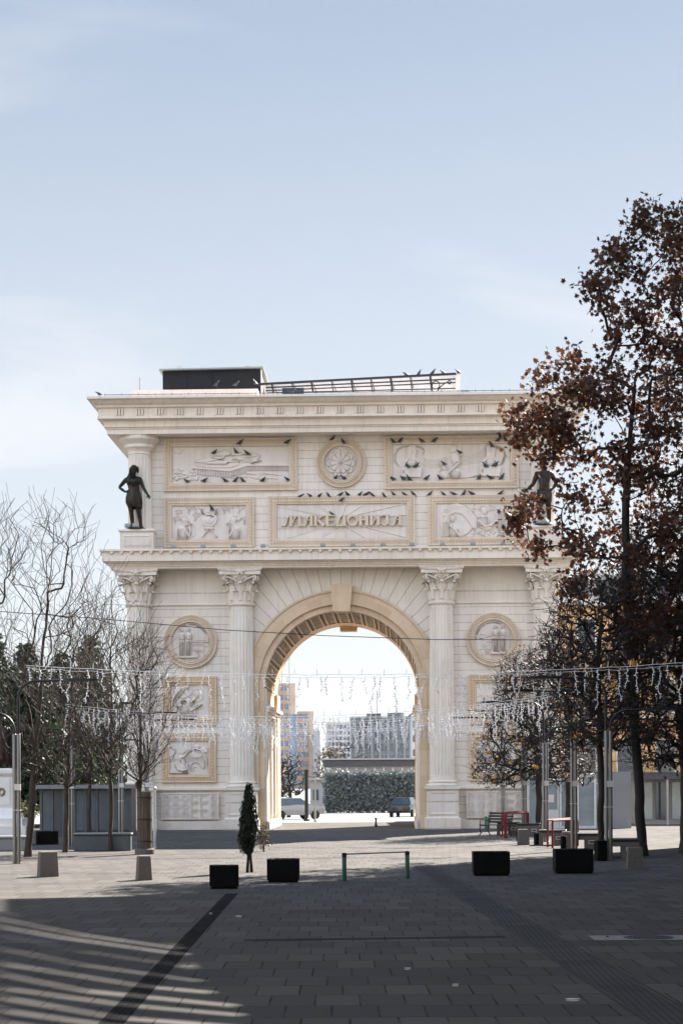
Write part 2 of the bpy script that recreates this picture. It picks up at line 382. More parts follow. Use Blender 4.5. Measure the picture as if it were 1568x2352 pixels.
# ---- columns
def shaft_mesh(r0,r1,z0,z1,nf=22):
    b=MB(); rings=[]
    def ring(r,z,fl):
        out=[]
        for i in range(nf):
            for k,d in enumerate((0,0,.55,1,1,.55)):
                a=2*PI*(i+(k/6.))/nf
                rr=r*(1-.085*d*fl); out.append((rr*math.cos(a),rr*math.sin(a),z))
        return out
    H=z1-z0
    for z,fl in ((0,0),(.18,0),(.26,.9),(.34,1),(H*.33,1),(H*.66,1),(H-.30,1),(H-.2,.8),(H-.14,0),(H,0)):
        k=z/H; r=r0+(r1-r0)*(k**1.6); rings.append(ring(r,z0+z,fl))
    b.loft(rings,True); return b
def capital_mesh(z0,h):
    b=MB()
    # astragal + bell
    b.lathe((0,0,z0),[(.60,-.16),(.64,-.13),(.66,-.07),(.66,-.02),(.60,0)],28,False)
    b.lathe((0,0,z0),[(.56,0),(.54,.35),(.58,.75),(.68,1.05),(.86,1.30)],24,True)
    def leaf(ang,zb,hh,wd,reach,r0):
        rows=8; cols=7; vs=[]; 
        for i in range(rows+1):
            t=i/rows
            if t<.78: z=zb+hh*t/.86; r=r0+.02+.05*t+reach*.35*(t/.78)**3
            else:
                q=(t-.78)/.22; z=zb+hh*(.907+.09*math.sin(q*PI*.75)-.10*q*q); r=r0+.07+reach*.35+reach*.65*math.sin(q*PI/2)
            wloc=wd*(.75+.45*math.sin(min(1,t*1.15)*PI))*(1-.72*max(0,t-.72)/.28)*(1 if i%2 else .80)
            for j in range(cols+1):
                s_=(j/cols-.5)*2
                a=ang+s_*wloc/r0*.5
                rr=r-.055*abs(s_)+(.028 if j%2 else -.012)+ (.035 if abs(s_)<.2 else 0)
                vs.append((rr*math.cos(a),rr*math.sin(a),z-.05*abs(s_)*hh))
        n=cols+1; fs=[(i*n+j,i*n+j+1,(i+1)*n+j+1,(i+1)*n+j) for i in range(rows) for j in range(cols)]
        b.add(vs,fs)
    for k in range(8): leaf(PI/8+k*PI/4,z0+.0,.62,.40,.24,.565)
    for k in range(8): leaf(k*PI/4,z0+.12,.92,.42,.30,.585)
    # corner leaves and volutes
    for k in range(4):
        a=PI/4+k*PI/2
        leaf(a,z0+.55,.66,.34,.42,.63)
        d=Vector((math.cos(a),math.sin(a),0)); sd=Vector((-d.y,d.x,0))
        for s in (-1,1):
            pts=[];rad=[]
            for i in range(9):
                q=i/8; pts.append(d*(.62+.42*q)+sd*s*(.34*(1-q)+.07)+Vector((0,0,z0+1.0+.28*q-.03*q*q))); rad.append(.045)
            c=d*1.04+sd*s*.07+Vector((0,0,z0+1.13))
            for i in range(1,15):
                th=PI/2-i*.62; rr=.15*(1-i/17)
                pts.append(c+d*(math.cos(th)*rr)+Vector((0,0,math.sin(th)*rr))); rad.append(.042*(1-i/30))
            b.tube(pts,rad,5)
        a2=k*PI/2; d=Vector((math.cos(a2),math.sin(a2),0)); sd=Vector((-d.y,d.x,0))
        for s in (-1,1):
            pts=[d*(.72+.03*i)+sd*s*(.02+.05*i)+Vector((0,0,z0+.98+.22*math.sin(i*.42))) for i in range(7)]
            b.tube([tuple(p) for p in pts],.03,5)
        # flower
        c=d*.90+Vector((0,0,z0+1.44))
        b.ell(tuple(c),(.09,.09,.09),8,5)
        for i in range(5):
            th=i*2*PI/5+.3; b.ell(tuple(c+sd*(.13*math.cos(th))+Vector((0,0,.11*math.sin(th)))-d*.02),(.08,.08,.07),7,4)
    # concave abacus
    def ab(hw,z,cut=.17):
        pts=[]
        for k in range(4):
            a=k*PI/2
            for i in range(-5,6):
                s_=i/5.; x=hw-cut*(1-s_*s_)**1.0; y=s_*(hw-.02)
                pts.append((x*math.cos(a)-y*math.sin(a),x*math.sin(a)+y*math.cos(a),z))
        return pts
    b.loft([ab(.98,z0+1.31),ab(1.0,z0+1.40),ab(.99,z0+1.46),ab(1.05,z0+1.49),ab(1.07,z0+h)],True)
    return b
def ped_mesh(hw,wf):
    b=MB(); f=wf-.03
    b.loft([[(-x,-y,z),(x,-y,z),(x,0.1,z),(-x,.1,z)] for x,y,z in ((hw+.10,wf+.07,0),(hw+.10,wf+.07,.52),(hw+.02,wf,.56),(hw,f,.60),(hw,f,1.84),(hw+.05,f+.05,1.87),(hw+.09,wf+.06,1.92),(hw+.09,wf+.06,2.02),(hw+.02,f,2.04))],True)
    x=hw-.16
    b.loft([[(-x-i,-f-y,.74-i),(x+i,-f-y,.74-i),(x+i,-f-y,1.74+i),(-x-i,-f-y,1.74+i)] for i,y in ((.05,-.0),(.05,.035),(0,.035),(-.07,.012))],True)
    return b
RC=.60; YC=-.12
cols=[]
def column(u):
    r=empty('column',ARCH,(u,YC,0))
    return r
base=None
for i,u in enumerate((-9.8,-4.82,4.82,9.8)):
    r=column(u)
    if i==0:
        a=shaft_mesh(RC,.565,2.32,10.78).build('shaft',M['stone'],r,True,angle=40)
        c=capital_mesh(10.94,1.61).build('capital',M['stone'],r,True,fix=False,angle=50)
        bb=MB(); bb.lathe((0,0,2.04),[(.74,0),(.78,.03),(.79,.08),(.76,.12),(.68,.135),(.66,.18),(.70,.2),(.71,.24),(.68,.275),(.62,.29),(.60,.31)],32)
        d=bb.build('column_base',M['stone'],r,True,angle=40)
        p=ped_mesh(.76,.80); e=p.build('pedestal',M['plain'],r); base=[a,c,d,e]
    else:
        for o in base:
            q=o.copy(); COL.objects.link(q); q.parent=r
for s in (-1,1):        # upper storey columns
    r=empty('upper_column',ARCH,(s*9.72,-.10,0))
    a=shaft_mesh(.585,.545,13.78,18.15,20).build('shaft',M['stone'],r,True,angle=40)
    bb=MB(); bb.lathe((0,0,18.13),[(.54,0),(.58,.03),(.58,.08),(.55,.11),(.57,.2),(.66,.30),(.72,.34),(.74,.42),(.72,.48),(.76,.52),(.88,.64),(.95,.70),(.97,.78),(.93,.82),(.93,.90)],32)
    bb.build('capital',M['stone'],r,True,angle=35)
    bb=MB(); bb.lathe((0,0,13.49),[(.80,0),(.80,.12),(.72,.15),(.74,.2),(.70,.26),(.62,.30)],32); bb.build('column_base',M['stone'],r,True,angle=35)
    # statue pedestal with sunk panel
    r=empty('statue_pedestal',ARCH,(s*9.72,-1.02,13.47))
    b=MB()
    b.loft([[(-x,-y,z),(x,-y,z),(x,y+.3,z),(-x,y+.3,z)] for x,y,z in ((.80,.33,0),(.80,.33,.80),(.84,.36,.82),(.88,.40,.86),(.88,.40,.92),(.84,.37,.96),(.70,.3,.965))],True)
    for (ax) in (0,):
        fr=[(-.68,.10),(.68,.10),(.68,.72),(-.68,.72)]
        b.loft([[(-.68-i,-.33-y,.12-i),(.68+i,-.33-y,.12-i),(.68+i,-.33-y,.70+i),(-.68-i,-.33-y,.70+i)] for i,y in ((.02,0),(.02,.02),(-.0,.02),(-.09,.045),(-.1,.02))],True)
    b.build('pedestal_block',M['stone'],r)
# ---- frames, medallions, reliefs
def rect_frame(r,u0,u1,v0,v1,mat,prof,w=.005,sb=None):
    b=MB(); b.loft([[(u0+i,-x,v0+i),(u1-i,-x,v0+i),(u1-i,-x,v1-i),(u0+i,-x,v1-i)] for i,x in prof],False)
    b.merge(sb,1)
    return b.build('frame',[mat,M['scroll']],r,fix=False)
PF=[(0,0),(0,.12),(.025,.13),(.05,.115),(.235,.115),(.255,.15),(.285,.14),(.30,.10),(.33,.11),(.385,.10),(.40,.05)]
def scroll_band(r,u0,u1,v0,v1,inset=.142,w=.117,pit=.152,rad=.060):
    b=MB()
    def s_(u,v,ax,sg):
        pts=[]
        for i in range(8):
            th=-1.6+i*.80; rr=rad*(1.05-.07*i)
            x=rr*math.cos(th)*sg; y=rr*math.sin(th)
            if ax: x,y=y,x
            pts.append((u+x,v+y))
        for i in range(7):
            (x0,y0),(x1,y1)=pts[i],pts[i+1]; dx,dy=x1-x0,y1-y0; L=math.hypot(dx,dy) or 1; nx,ny=-dy/L*.014,dx/L*.014
            b.add([(x0+nx,-w,y0+ny),(x0-nx,-w,y0-ny),(x1-nx,-w,y1-ny),(x1+nx,-w,y1+ny)],[(0,1,2,3)])
    a0,a1,c0,c1=u0+inset,u1-inset,v0+inset,v1-inset
    n=int((a1-a0)/pit)
    for k in range(n+1):
        x=a0+(a1-a0)*k/n; s_(x,c1,0,1); s_(x,c0,0,1)
    m=int((c1-c0)/pit)
    for k in range(1,m):
        z=c0+(c1-c0)*k/m; s_(a0,z,1,1); s_(a1,z,1,1)
    return b
PANELS={}
def relief_panel(key,u0,u1,v0,v1,bgmat='relief'):
    r=empty('relief_panel',ARCH)
    f=rect_frame(r,u0,u1,v0,v1,M['creamL'] if v0>10 else M['cream'],PF,sb=scroll_band(r,u0,u1,v0,v1))
    b=MB(); i=.40; b.add([(u0+i,-.02,v0+i),(u1-i,-.02,v0+i),(u1-i,-.02,v1-i),(u0+i,-.02,v1-i)],[(0,1,2,3)])
    b.build('background',M[bgmat],r,fix=False)
    PANELS[key]=r; return r
relief_panel('LL',-8.55,-2.10,16.40,18.94); relief_panel('LR',2.10,8.57,16.40,18.94)
relief_panel('SL',-8.57,-4.18,13.67,16.09); relief_panel('SR',4.20,8.59,13.67,16.08); relief_panel('C',-3.50,3.58,13.66,16.11)
relief_panel('P1',-8.68,-6.05,5.05,7.42); relief_panel('P2',-8.74,-6.09,2.29,4.69); relief_panel('Q1',6.08,8.70,5.04,7.42); relief_panel('Q2',6.13,8.77,2.29,4.67)
def medallion(key,u,v,R,ri,nr,mat):
    r=empty('medallion',ARCH,(u,0,v)); b=MB(); n=64
    k=(R-ri)
    prof=[(R,0),(R,.13),(R-.03*k/.37,.15),(R-.07*k/.37,.13),(R-.20*k/.37,.13),(R-.22*k/.37,.16),(R-.26*k/.37,.12),(R-.29*k/.37,.12),(R-.31*k/.37,.15),(ri+.02,.14),(ri,.03)]
    b.loft([[(x*math.cos(2*PI*i/n),-w,x*math.sin(2*PI*i/n)) for i in range(n)] for x,w in prof],False)
    fb=b; b=MB(); rm=R-.135*k/.37; rr=.053*k/.37
    for i in range(nr):
        a=2*PI*(i+.5)/nr-PI/2; cx,cz=rm*math.cos(a),rm*math.sin(a); m=9
        for q in range(m):
            t0,t1=2*PI*q/m,2*PI*(q+1)/m
            b.add([(cx+rr*1.18*math.cos(t0),-.132,cz+rr*1.18*math.sin(t0)),(cx+rr*.8*math.cos(t0),-.132,cz+rr*.8*math.sin(t0)),(cx+rr*.8*math.cos(t1),-.132,cz+rr*.8*math.sin(t1)),(cx+rr*1.18*math.cos(t1),-.132,cz+rr*1.18*math.sin(t1))],[(0,1,2,3)])
    fb.merge(b,1); fb.build('frame',[M[mat],M['scroll']],r,fix=False,smooth=True,angle=25)
    b=MB(); b.add([(ri*1.01*math.cos(2*PI*i/n),-.025,ri*1.01*math.sin(2*PI*i/n)) for i in range(n)],[tuple(range(n))]); b.build('background',M['relief'],r,fix=False)
    PANELS[key]=r; return r
medallion('M1',-7.30,9.11,1.295,.93,62,'creamL'); medallion('M2',7.31,9.11,1.295,.93,62,'creamL'); medallion('M3',0.03,17.69,1.20,.815,66,'creamL')
# ================================================================ carved reliefs (low relief, all in the facade's own plane)
class Rel:
    def __init__(s,key,mp,name='relief',mat='relief',w0=.015):
        s.k=key; s.mp=mp; s.b=MB(); s.b2=MB(); s.w0=w0; s.name=name; s.mat=mat
        s.org=PANELS[key].location if key else Vector((0,0,0))
    def P(s,x,y,w): u,v=s.mp(x,y); return (u-s.org[0],-w,v-s.org[2])
    def sc(s): a=s.mp(0,0); c=s.mp(100,0); return (c[0]-a[0])/100
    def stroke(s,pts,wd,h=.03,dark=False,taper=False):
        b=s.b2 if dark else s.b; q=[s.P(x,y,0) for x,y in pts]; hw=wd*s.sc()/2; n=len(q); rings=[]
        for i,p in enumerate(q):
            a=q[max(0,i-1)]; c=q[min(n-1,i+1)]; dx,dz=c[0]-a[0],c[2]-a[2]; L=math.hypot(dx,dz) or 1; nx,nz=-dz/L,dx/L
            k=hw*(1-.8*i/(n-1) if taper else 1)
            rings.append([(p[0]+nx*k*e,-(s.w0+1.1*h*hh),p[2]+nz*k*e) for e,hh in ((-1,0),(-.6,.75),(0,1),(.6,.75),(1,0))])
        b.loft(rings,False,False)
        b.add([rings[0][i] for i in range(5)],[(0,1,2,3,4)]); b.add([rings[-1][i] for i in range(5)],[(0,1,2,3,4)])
    def slab(s,pts,h=.04,dark=False):
        b=s.b2 if dark else s.b
        b.prism(pts,lambda x,y:s.P(x,y,s.w0+1.1*h),lambda x,y:s.P(x,y,s.w0))
    def lump(s,x,y,rx,ry,h=.08,rot=0,n=14):
        k=s.sc(); c=s.P(x,y,0); rings=[]
        for j in range(6):
            a=PI/2*j/5; ring=[]
            for i in range(n):
                t=2*PI*i/n; ex=rx*k*math.cos(t)*math.cos(a); ez=ry*k*math.sin(t)*math.cos(a)
                cr,sr=math.cos(rot),math.sin(rot); ring.append((c[0]+ex*cr-ez*sr,-(s.w0+1.1*h*math.sin(a)),c[2]+ex*sr+ez*cr))
            rings.append(ring)
        s.b.loft(rings,False)
    def limb(s,pts,r0,r1,h=.1):
        b=s.b; n=len(pts); 
        # smooth tapered half round
        rings=[]; q=[s.P(x,y,0) for x,y in pts]; k=s.sc()
        for i,p in enumerate(q):
            a=q[max(0,i-1)]; c=q[min(n-1,i+1)]; dx,dz=c[0]-a[0],c[2]-a[2]; L=math.hypot(dx,dz) or 1; nx,nz=-dz/L,dx/L
            r=(r0+(r1-r0)*i/(n-1))*k
            rings.append([(p[0]+nx*r*math.cos(t),-(s.w0+1.1*h*math.sin(t)),p[2]+nz*r*math.cos(t)) for t in [PI*j/6 for j in range(7)]])
        b.loft(rings,False,False)
        for (x,y),r in ((pts[0],r0),(pts[-1],r1)): s.lump(x,y,r,r,h)
    def folds(s,x0,x1,y0,y1,n,h=.03,lean=0,wd=5):
        for i in range(n):
            a=x0+(x1-x0)*i/(n-1); c=x0+(x1-x0)*i/(n-1)+lean*(i/(n-1)-.5)
            s.stroke([(a,y0),((a+c)/2+3,(y0+y1)/2),(c,y1)],wd,h)
    def head(s,x,y,r,face=0,hair=True,beard=False):
        s.lump(x,y,r*.78,r,.11)
        s.lump(x+face*r*.85,y+r*.15,r*.2,r*.2,.08)      # nose
        if hair:
            s.lump(x-face*r*.25,y-r*.35,r*.95,r*.75,.10)
            for i in range(7): s.lump(x-face*r*.4+r*.8*math.cos(.3+i*.45)*1.0,y-r*.3-r*.75*math.sin(.3+i*.45),r*.24,r*.2,.10)
        if beard: s.lump(x+face*r*.3,y+r*.95,r*.45,r*.55,.10)
        s.stroke([(x+face*r*.2-r*.25,y-.02*r),(x+face*r*.2+r*.25,y-.02*r)],r*.14,.115,True)
    def ring(s,x,y,r,wd=3,h=.02,dark=False,n=20,a0=0,a1=2*PI):
        s.stroke([(x+r*math.cos(a0+(a1-a0)*i/n),y+r*math.sin(a0+(a1-a0)*i/n)) for i in range(n+1)],wd,h,dark)
    def done(s):
        par=PANELS[s.k] if s.k else ARCH
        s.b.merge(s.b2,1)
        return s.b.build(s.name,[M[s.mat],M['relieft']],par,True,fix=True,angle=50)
rn=random.Random(3)
# upper left long panel: hilltop temples, cloud, colonnade
r=Rel('LL',crop(650,1750,.35077))
for pl,h in (([(565,195),(575,190),(720,152),(778,185),(770,200),(700,215),(575,213)],.09),([(775,205),(815,172),(940,190),(870,208)],.10),([(915,215),(1040,178),(1107,208),(1095,245),(1085,252),(1085,218),(990,226),(918,226)],.09),
           ([(368,272),(550,230),(610,262),(490,290),(375,284)],.10),([(540,255),(700,215),(715,232),(600,262)],.08),([(495,290),(640,264),(755,275),(730,304),(500,303)],.09),([(725,272),(800,243),(882,262),(870,280),(770,285)],.10)):
    r.slab(pl,h)
for pl,h in (([(380,284),(500,290),(500,345),(385,345)],.05),([(500,303),(730,304),(770,285),(870,280),(868,312),(770,345),(500,345)],.045),([(820,205),(935,195),(935,260),(885,262),(820,250)],.04),([(918,226),(1085,218),(1080,268),(1005,290),(918,280)],.05),([(580,213),(700,215),(690,245),(580,250)],.045)): r.slab(pl,h)
r.slab([(330,345),(440,347),(760,378),(960,318),(1447,314),(1447,326),(960,330),(770,392),(540,372),(350,358)],.09)
for i in range(13): 
    x=388+i*29; y0=355+i*2.4; r.slab([(x,y0),(x+12,y0),(x+12,y0+70),(x,y0+70)],.07)
for i in range(9):
    x=775+i*21; y0=386-i*6.5; r.slab([(x,y0),(x+9,y0),(x+9,y0+62),(x,y0+65)],.08)
for i in range(34):
    x=962+i*14.3; r.slab([(x,326),(x+6,326),(x+6,378),(x,378)],.07)
for i in range(5): r.slab([(392+i*20,290),(400+i*20,290),(400+i*20,338),(392+i*20,338)],.075)
for i in range(7): r.slab([(925+i*13,226),(931+i*13,226),(931+i*13,274),(925+i*13,274)],.075)
for i in range(6): r.slab([(608+i*12,198),(613+i*12,198),(613+i*12,212),(608+i*12,212)],.10)
for i in range(60): r.lump(125+rn.random()*300,350+rn.random()*130+ (0 if i%2 else 15),10+rn.random()*22,7+rn.random()*14,.03+.05*rn.random(),rn.random()*3)
for i in range(34):
    x=430+rn.random()*900; y=400+rn.random()*80; r.stroke([(x,y),(x+40,y+rn.uniform(-4,6)),(x+90,y+2)],5,.03)
r.ring(180,125,60,4,.03,False,14,.1,PI*.95)
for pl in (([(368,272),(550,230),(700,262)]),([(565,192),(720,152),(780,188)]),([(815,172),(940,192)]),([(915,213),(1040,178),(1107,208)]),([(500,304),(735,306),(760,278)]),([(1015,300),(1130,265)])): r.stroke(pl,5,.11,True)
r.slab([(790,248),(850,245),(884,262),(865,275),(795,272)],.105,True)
r.done()
# upper right long panel: bearded heads on crates joined by veils, kneeling pair
r=Rel('LR',crop(1530,1740,.36352))
for x,y,sc in ((320,200,1.),(1185,190,.95)):
    r.slab([(x-45,y-60),(x,y-72),(x+45,y-55),(x+48,y-20),(x+35,y+75),(x-38,y+75),(x-45,y-10)],.12)
    r.lump(x,y-20,40,48,.15); r.lump(x,y+20,30,60,.14); r.lump(x-18,y-25,8,5,.16); r.lump(x+18,y-25,8,5,.16); r.stroke([(x,y-25),(x,y+8)],9,.17)
    r.lump(x,y+105,52,55,.13)
    for s in (-1,1): r.limb([(x+s*30,y+70),(x+s*72,y+95),(x+s*82,y+145)],20,14,.12)
    r.slab([(x-115,y+155),(x+118,y+158),(x+98,y+268),(x-105,y+262)],.12)
    r.slab([(x-100,y+190),(x-80,y+190),(x-80,y+228),(x-100,y+228)],.13,True)
    r.ring(x-18,y+212,16,4,.125,True); r.ring(x+42,y+212,16,4,.125,True)
for k in range(5):
    d=k*7
    r.stroke([(300,118+d*.3),(220,118+d),(165,150+d),(125+d,220),(120+d,290),(160+d,345)],4,.03)
    r.stroke([(360,115+d*.4),(430,130+d),(462,180),(440,225-d)],4,.03)
    r.stroke([(435,250+d*3),(520,280+d*3),(600,278+d*3),(660,255+d*2.5),(720,240+d*2)],4,.03)
    r.stroke([(880,240+d*3),(980,230+d*3),(1060,190+d*4),(1130,130+d*3),(1165,115)],4,.03)
    r.stroke([(1240,115+d),(1330,150+d),(1360-d,230),(1330-d,310),(1240,380),(1080,430+d),(940,470),(860,480)],5,.05)
r.lump(782,165,55,50,.14); r.head(770,180,38,-1)
r.lump(830,200,34,80,.12,-.3); r.lump(800,270,58,85,.15,.25); r.limb([(800,300),(850,300),(780,370),(725,420)],26,14,.17); r.lump(800,430,75,60,.14); r.folds(735,850,400,480,8,.16)
r.head(680,370,34,1); r.lump(690,440,50,48,.12); r.stroke([(650,370),(615,410),(630,450)],12,.06); r.limb([(690,420),(725,435),(735,470)],14,10,.14)
for i in range(24): r.lump(835+rn.random()*25,230+rn.random()*90,6,6,.14)
r.done()
# small left: drinkers and a vase under vines
r=Rel('SL',crop(650,1750,.35077))
for fx,s in ((240,1),(830,-1)):
    r.lump(fx,1090,62,85,.13); r.lump(fx-s*20,1060,52,60,.12); r.folds(fx-62,fx+48,1040,1168,8,.15,20,7)
    r.slab([(fx-75,1165),(fx+50,1165),(fx+40,1060),(fx-50,1050)],.05)
    r.head(fx+s*25,950,46,s,beard=(s==1)); r.limb([(fx+s*20,985),(fx+s*5,1035)],20,24,.1)
    r.limb([(fx+s*20,1060),(fx+s*65,1130),(fx+s*80,1075),(fx+s*78,1000)],24,14,.16); r.lump(fx+s*82,995,20,26,.16)
    for k in range(4): r.stroke([(fx+s*70,980+k*8),(fx+s*98,985+k*8)],6,.18)
r.slab([(335,1000),(350,990),(375,1080),(370,1130),(335,1125)],.04)
r.lump(870,930,26,30,.11)
vz=[(475,838),(478,870),(500,880),(452,905),(447,930),(470,990),(505,1015),(572,1015),(605,985),(627,930),(620,900),(590,880),(600,870),(600,835),(540,825)]
r.slab(vz,.10); r.lump(537,945,82,66,.17); r.lump(537,850,60,30,.14)
r.slab([(490,1020),(575,1020),(590,1045),(480,1045)],.12)
for x in (-1,1):
    r.limb([(538+x*70,860),(538+x*95,870),(538+x*100,820),(538+x*80,815)],7,6,.12); r.ring(538+x*78,862,17,6,.13)
    r.limb([(538+x*22,1045),(538+x*45,1085),(538+x*62,1105),(538+x*78,1132)],9,7,.12); r.limb([(538+x*5,1045),(538+x*25,1070),(538+x*50,1100)],6,5,.11); r.lump(538+x*75,1132,20,7,.12)
for cx,cy in ((180,870),(300,830),(375,905),(700,830),(880,820),(930,950),(150,950),(380,820),(760,810)):
    for i in range(13): r.lump(cx+rn.uniform(-18,18)*(1-i/18),cy-20+i*5,7,7,.07)
    for i in range(5): 
        a=i*1.25; r.slab([(cx+20,cy-30),(cx+20+34*math.cos(a),cy-30+30*math.sin(a)),(cx+20+34*math.cos(a+.8),cy-30+30*math.sin(a+.8))],.035)
    r.stroke([(cx-30,cy-20),(cx,cy-42),(cx+45,cy-30),(cx+40,cy+5)],4,.04,True)
r.stroke([(500,895),(560,890),(590,905),(545,915)],8,.18,True)
r.done()
# small right: crescent band, praying figures
r=Rel('SR',crop(1530,1740,.36352))
def arc(cx,cy,R,a0,a1,n=16): return [(cx+R*math.cos(a0+(a1-a0)*i/n),cy+R*math.sin(a0+(a1-a0)*i/n)) for i in range(n+1)]
r.slab([(625,960),(640,880),(690,800),(760,760),(830,752),(900,775),(960,825),(1035,905),(1030,1030),(990,1020),(930,930),(870,870),(800,855),(740,880),(735,1000),(700,1060),(650,1050)],.055)
r.stroke([(990,1022),(1020,1055),(1070,1090),(1140,1120),(1230,1125),(1310,1090),(1360,1020),(1385,930)],10,.07)
r.stroke([(885,1115),(940,1080),(990,1025)],6,.05,True); r.stroke([(830,752),(900,775),(960,825),(1035,910)],5,.07,True)
for i in range(46):
    t=rn.random(); a=PI*(1.05+.85*t); r.lump(830+150*math.cos(a)+rn.uniform(-20,20),905+115*math.sin(a)+rn.uniform(-10,20),16,9,.075,rn.random()*3)
for i in range(40): r.lump(1030+rn.random()*300,1040+rn.random()*70-abs(rn.random()-.5)*30,18,9,.05,rn.random()*3)
for i in range(20): r.lump(1140+rn.random()*80,780+rn.random()*50,18,9,.05,rn.random()*3)
r.lump(690,930,34,70,.13); r.head(690,842,22,0); r.slab([(655,960),(730,960),(722,1120),(645,1125)],.10); r.folds(658,722,960,1118,7,.13,6,6); r.lump(685,895,30,16,.15)
r.head(768,925,40,0); r.lump(770,1070,55,70,.12); r.folds(735,830,1040,1125,7,.14,20,7); r.limb([(850,1110),(790,1050),(745,1010)],20,13,.16); r.lump(745,1003,22,24,.17)
r.head(1120,835,46,1); r.lump(1100,960,66,80,.13); r.folds(1050,1150,900,1010,7,.15,10,7); r.limb([(1060,950),(1120,1010),(1190,1000),(1245,955)],26,15,.17); r.lump(1245,952,22,16,.18); r.lump(1150,1020,55,40,.13)
r.slab([(1235,850),(1350,800),(1362,900),(1365,1010),(1320,1080),(1285,1070),(1262,980),(1250,900)],.10); r.folds(1262,1345,850,1060,7,.14,-10,8); r.lump(1270,820,22,26,.14); r.lump(1320,815,34,26,.15); r.limb([(1350,820),(1362,900),(1360,1000)],12,10,.15)
for x,y in ((1005,800),(1000,1080)):
    r.stroke([(x,y-50),(x,y+60)],7,.04); r.stroke([(x-30,y+10),(x+30,y+10)],7,.04)
r.done()
# centre: inscription on a sun-ray field
mc=crop(1060,1960,.40816)
r=Rel('C',mc,name='sun_rays')
cx,cy=740,300
for (x0,y0),(x1,y1) in (((105,145),(590,248)),((510,140),(700,255)),((690,138),(730,240)),((800,138),(762,240)),((980,140),(800,250)),((1390,135),(880,250)),((105,258),(560,265)),((105,370),(560,325)),((150,478),(640,345)),((510,478),(705,365)),((690,478),(722,372)),((803,476),(762,372)),((985,474),(790,362)),((1385,468),(860,340)),((1392,358),(1100,335)),((1392,245),(1130,275))):
    dx,dy=x1-x0,y1-y0; L=math.hypot(dx,dy); nx,ny=-dy/L,dx/L
    if nx*(x0-cx)+ny*0>0 and 0: nx,ny=-nx,-ny
    r.stroke([(x0,y0),(x1,y1)],5,.03,True)
    r.slab([(x0,y0),(x1,y1),(x1+nx*9,y1+ny*9),(x0+nx*16,y0+ny*16)],.03)
r.slab([(cx+62*math.cos(i*PI/12),cy+4+62*math.sin(i*PI/12)) for i in range(24)],.05)
r.done()
L=Rel('C',mc,name='inscription',mat='creamL',w0=.02)
LT=MB()
def bar(pts,wd,h=.16):
    q=[(p[0],p[1]) for p in pts]; n=len(q)
    wds=wd if hasattr(wd,'__len__') else [wd]*n
    lft=[];rgt=[]
    for i,p in enumerate(q):
        a=q[max(0,i-1)]; c=q[min(n-1,i+1)]; dx,dy=c[0]-a[0],c[1]-a[1]; l=math.hypot(dx,dy) or 1; nx,ny=-dy/l,dx/l; k=wds[i]/2
        lft.append((p[0]+nx*k,p[1]+ny*k)); rgt.append((p[0]-nx*k,p[1]-ny*k))
    for i in range(n-1):
        L.slab([lft[i],lft[i+1],rgt[i+1],rgt[i]],h)
def dot(x,y,rr,h=.16): L.slab([(x+rr*math.cos(i*PI/5),y+rr*math.sin(i*PI/5)) for i in range(10)],h+.003)
def stem(x,y0,y1,wd=29): bar([(x,y0),(x,y1)],wd); bar([(x-wd*.62,y1-2),(x+wd*.62,y1-2)],6,.165); bar([(x-wd*.62,y0+3),(x+wd*.62,y0+3)],6,.165)
def curl(x0,x1,yb,yt): # swashed left leg
    bar([(x0+6,yb-8),(x0+26,yb-4),(x0+40,yb-22),(x0+48,yb-50),(x0+58,yb-80),(x0+78,yt+8),(x1,yt+8)],[8,15,18,17,15,13,10]); dot(x0+8,yb-10,11)
curl(162,262,360,250); stem(255,254,357,28); bar([(262,345),(290,285),(312,262),(326,258)],[9,10,11,12]); stem(339,254,357,29)
curl(358,445,358,252); stem(455,252,356,27); bar([(402,299),(445,299)],9)
stem(496,252,354,28); bar([(510,306),(538,275),(560,258),(583,256)],[9,11,13,14]); bar([(518,296),(545,320),(580,352)],[22,27,27])
stem(611,252,353,28); bar([(624,254),(668,254),(690,258),(690,268)],[9,9,10,6]); bar([(624,350),(668,351),(684,345),(688,328)],[9,10,10,6]); bar([(624,300),(662,300)],8); dot(664,300,9)
bar([(695,352),(797,350)],12); bar([(697,350),(697,364)],10); bar([(795,348),(795,362)],10); bar([(704,345),(718,305),(733,272),(750,255),(775,252)],[15,17,16,14,10]); stem(776,250,346,28)
bar([(858+46*math.cos(i*PI/9+.4),300+46*math.sin(i*PI/9+.4)*1.02) for i in range(19)],[11+11*abs(math.sin(i*PI/9+.9)) for i in range(19)])
stem(935,250,352,29); bar([(950,295),(980,295)],8); dot(965,295,10); stem(996,250,352,29)
stem(1040,249,351,28); bar([(1052,335),(1070,305),(1092,265)],9); dot(1071,300,9); stem(1105,249,350,29)
bar([(1134,262),(1150,252),(1185,250),(1216,247),(1214,256)],[12,11,9,9,6]); bar([(1195,252),(1196,300),(1193,330),(1172,347),(1148,342),(1137,330)],[28,28,26,16,12,8]); dot(1143,332,9)
curl(1226,1310,352,247); stem(1321,247,349,28); bar([(1270,294),(1310,294)],9)
L.done()
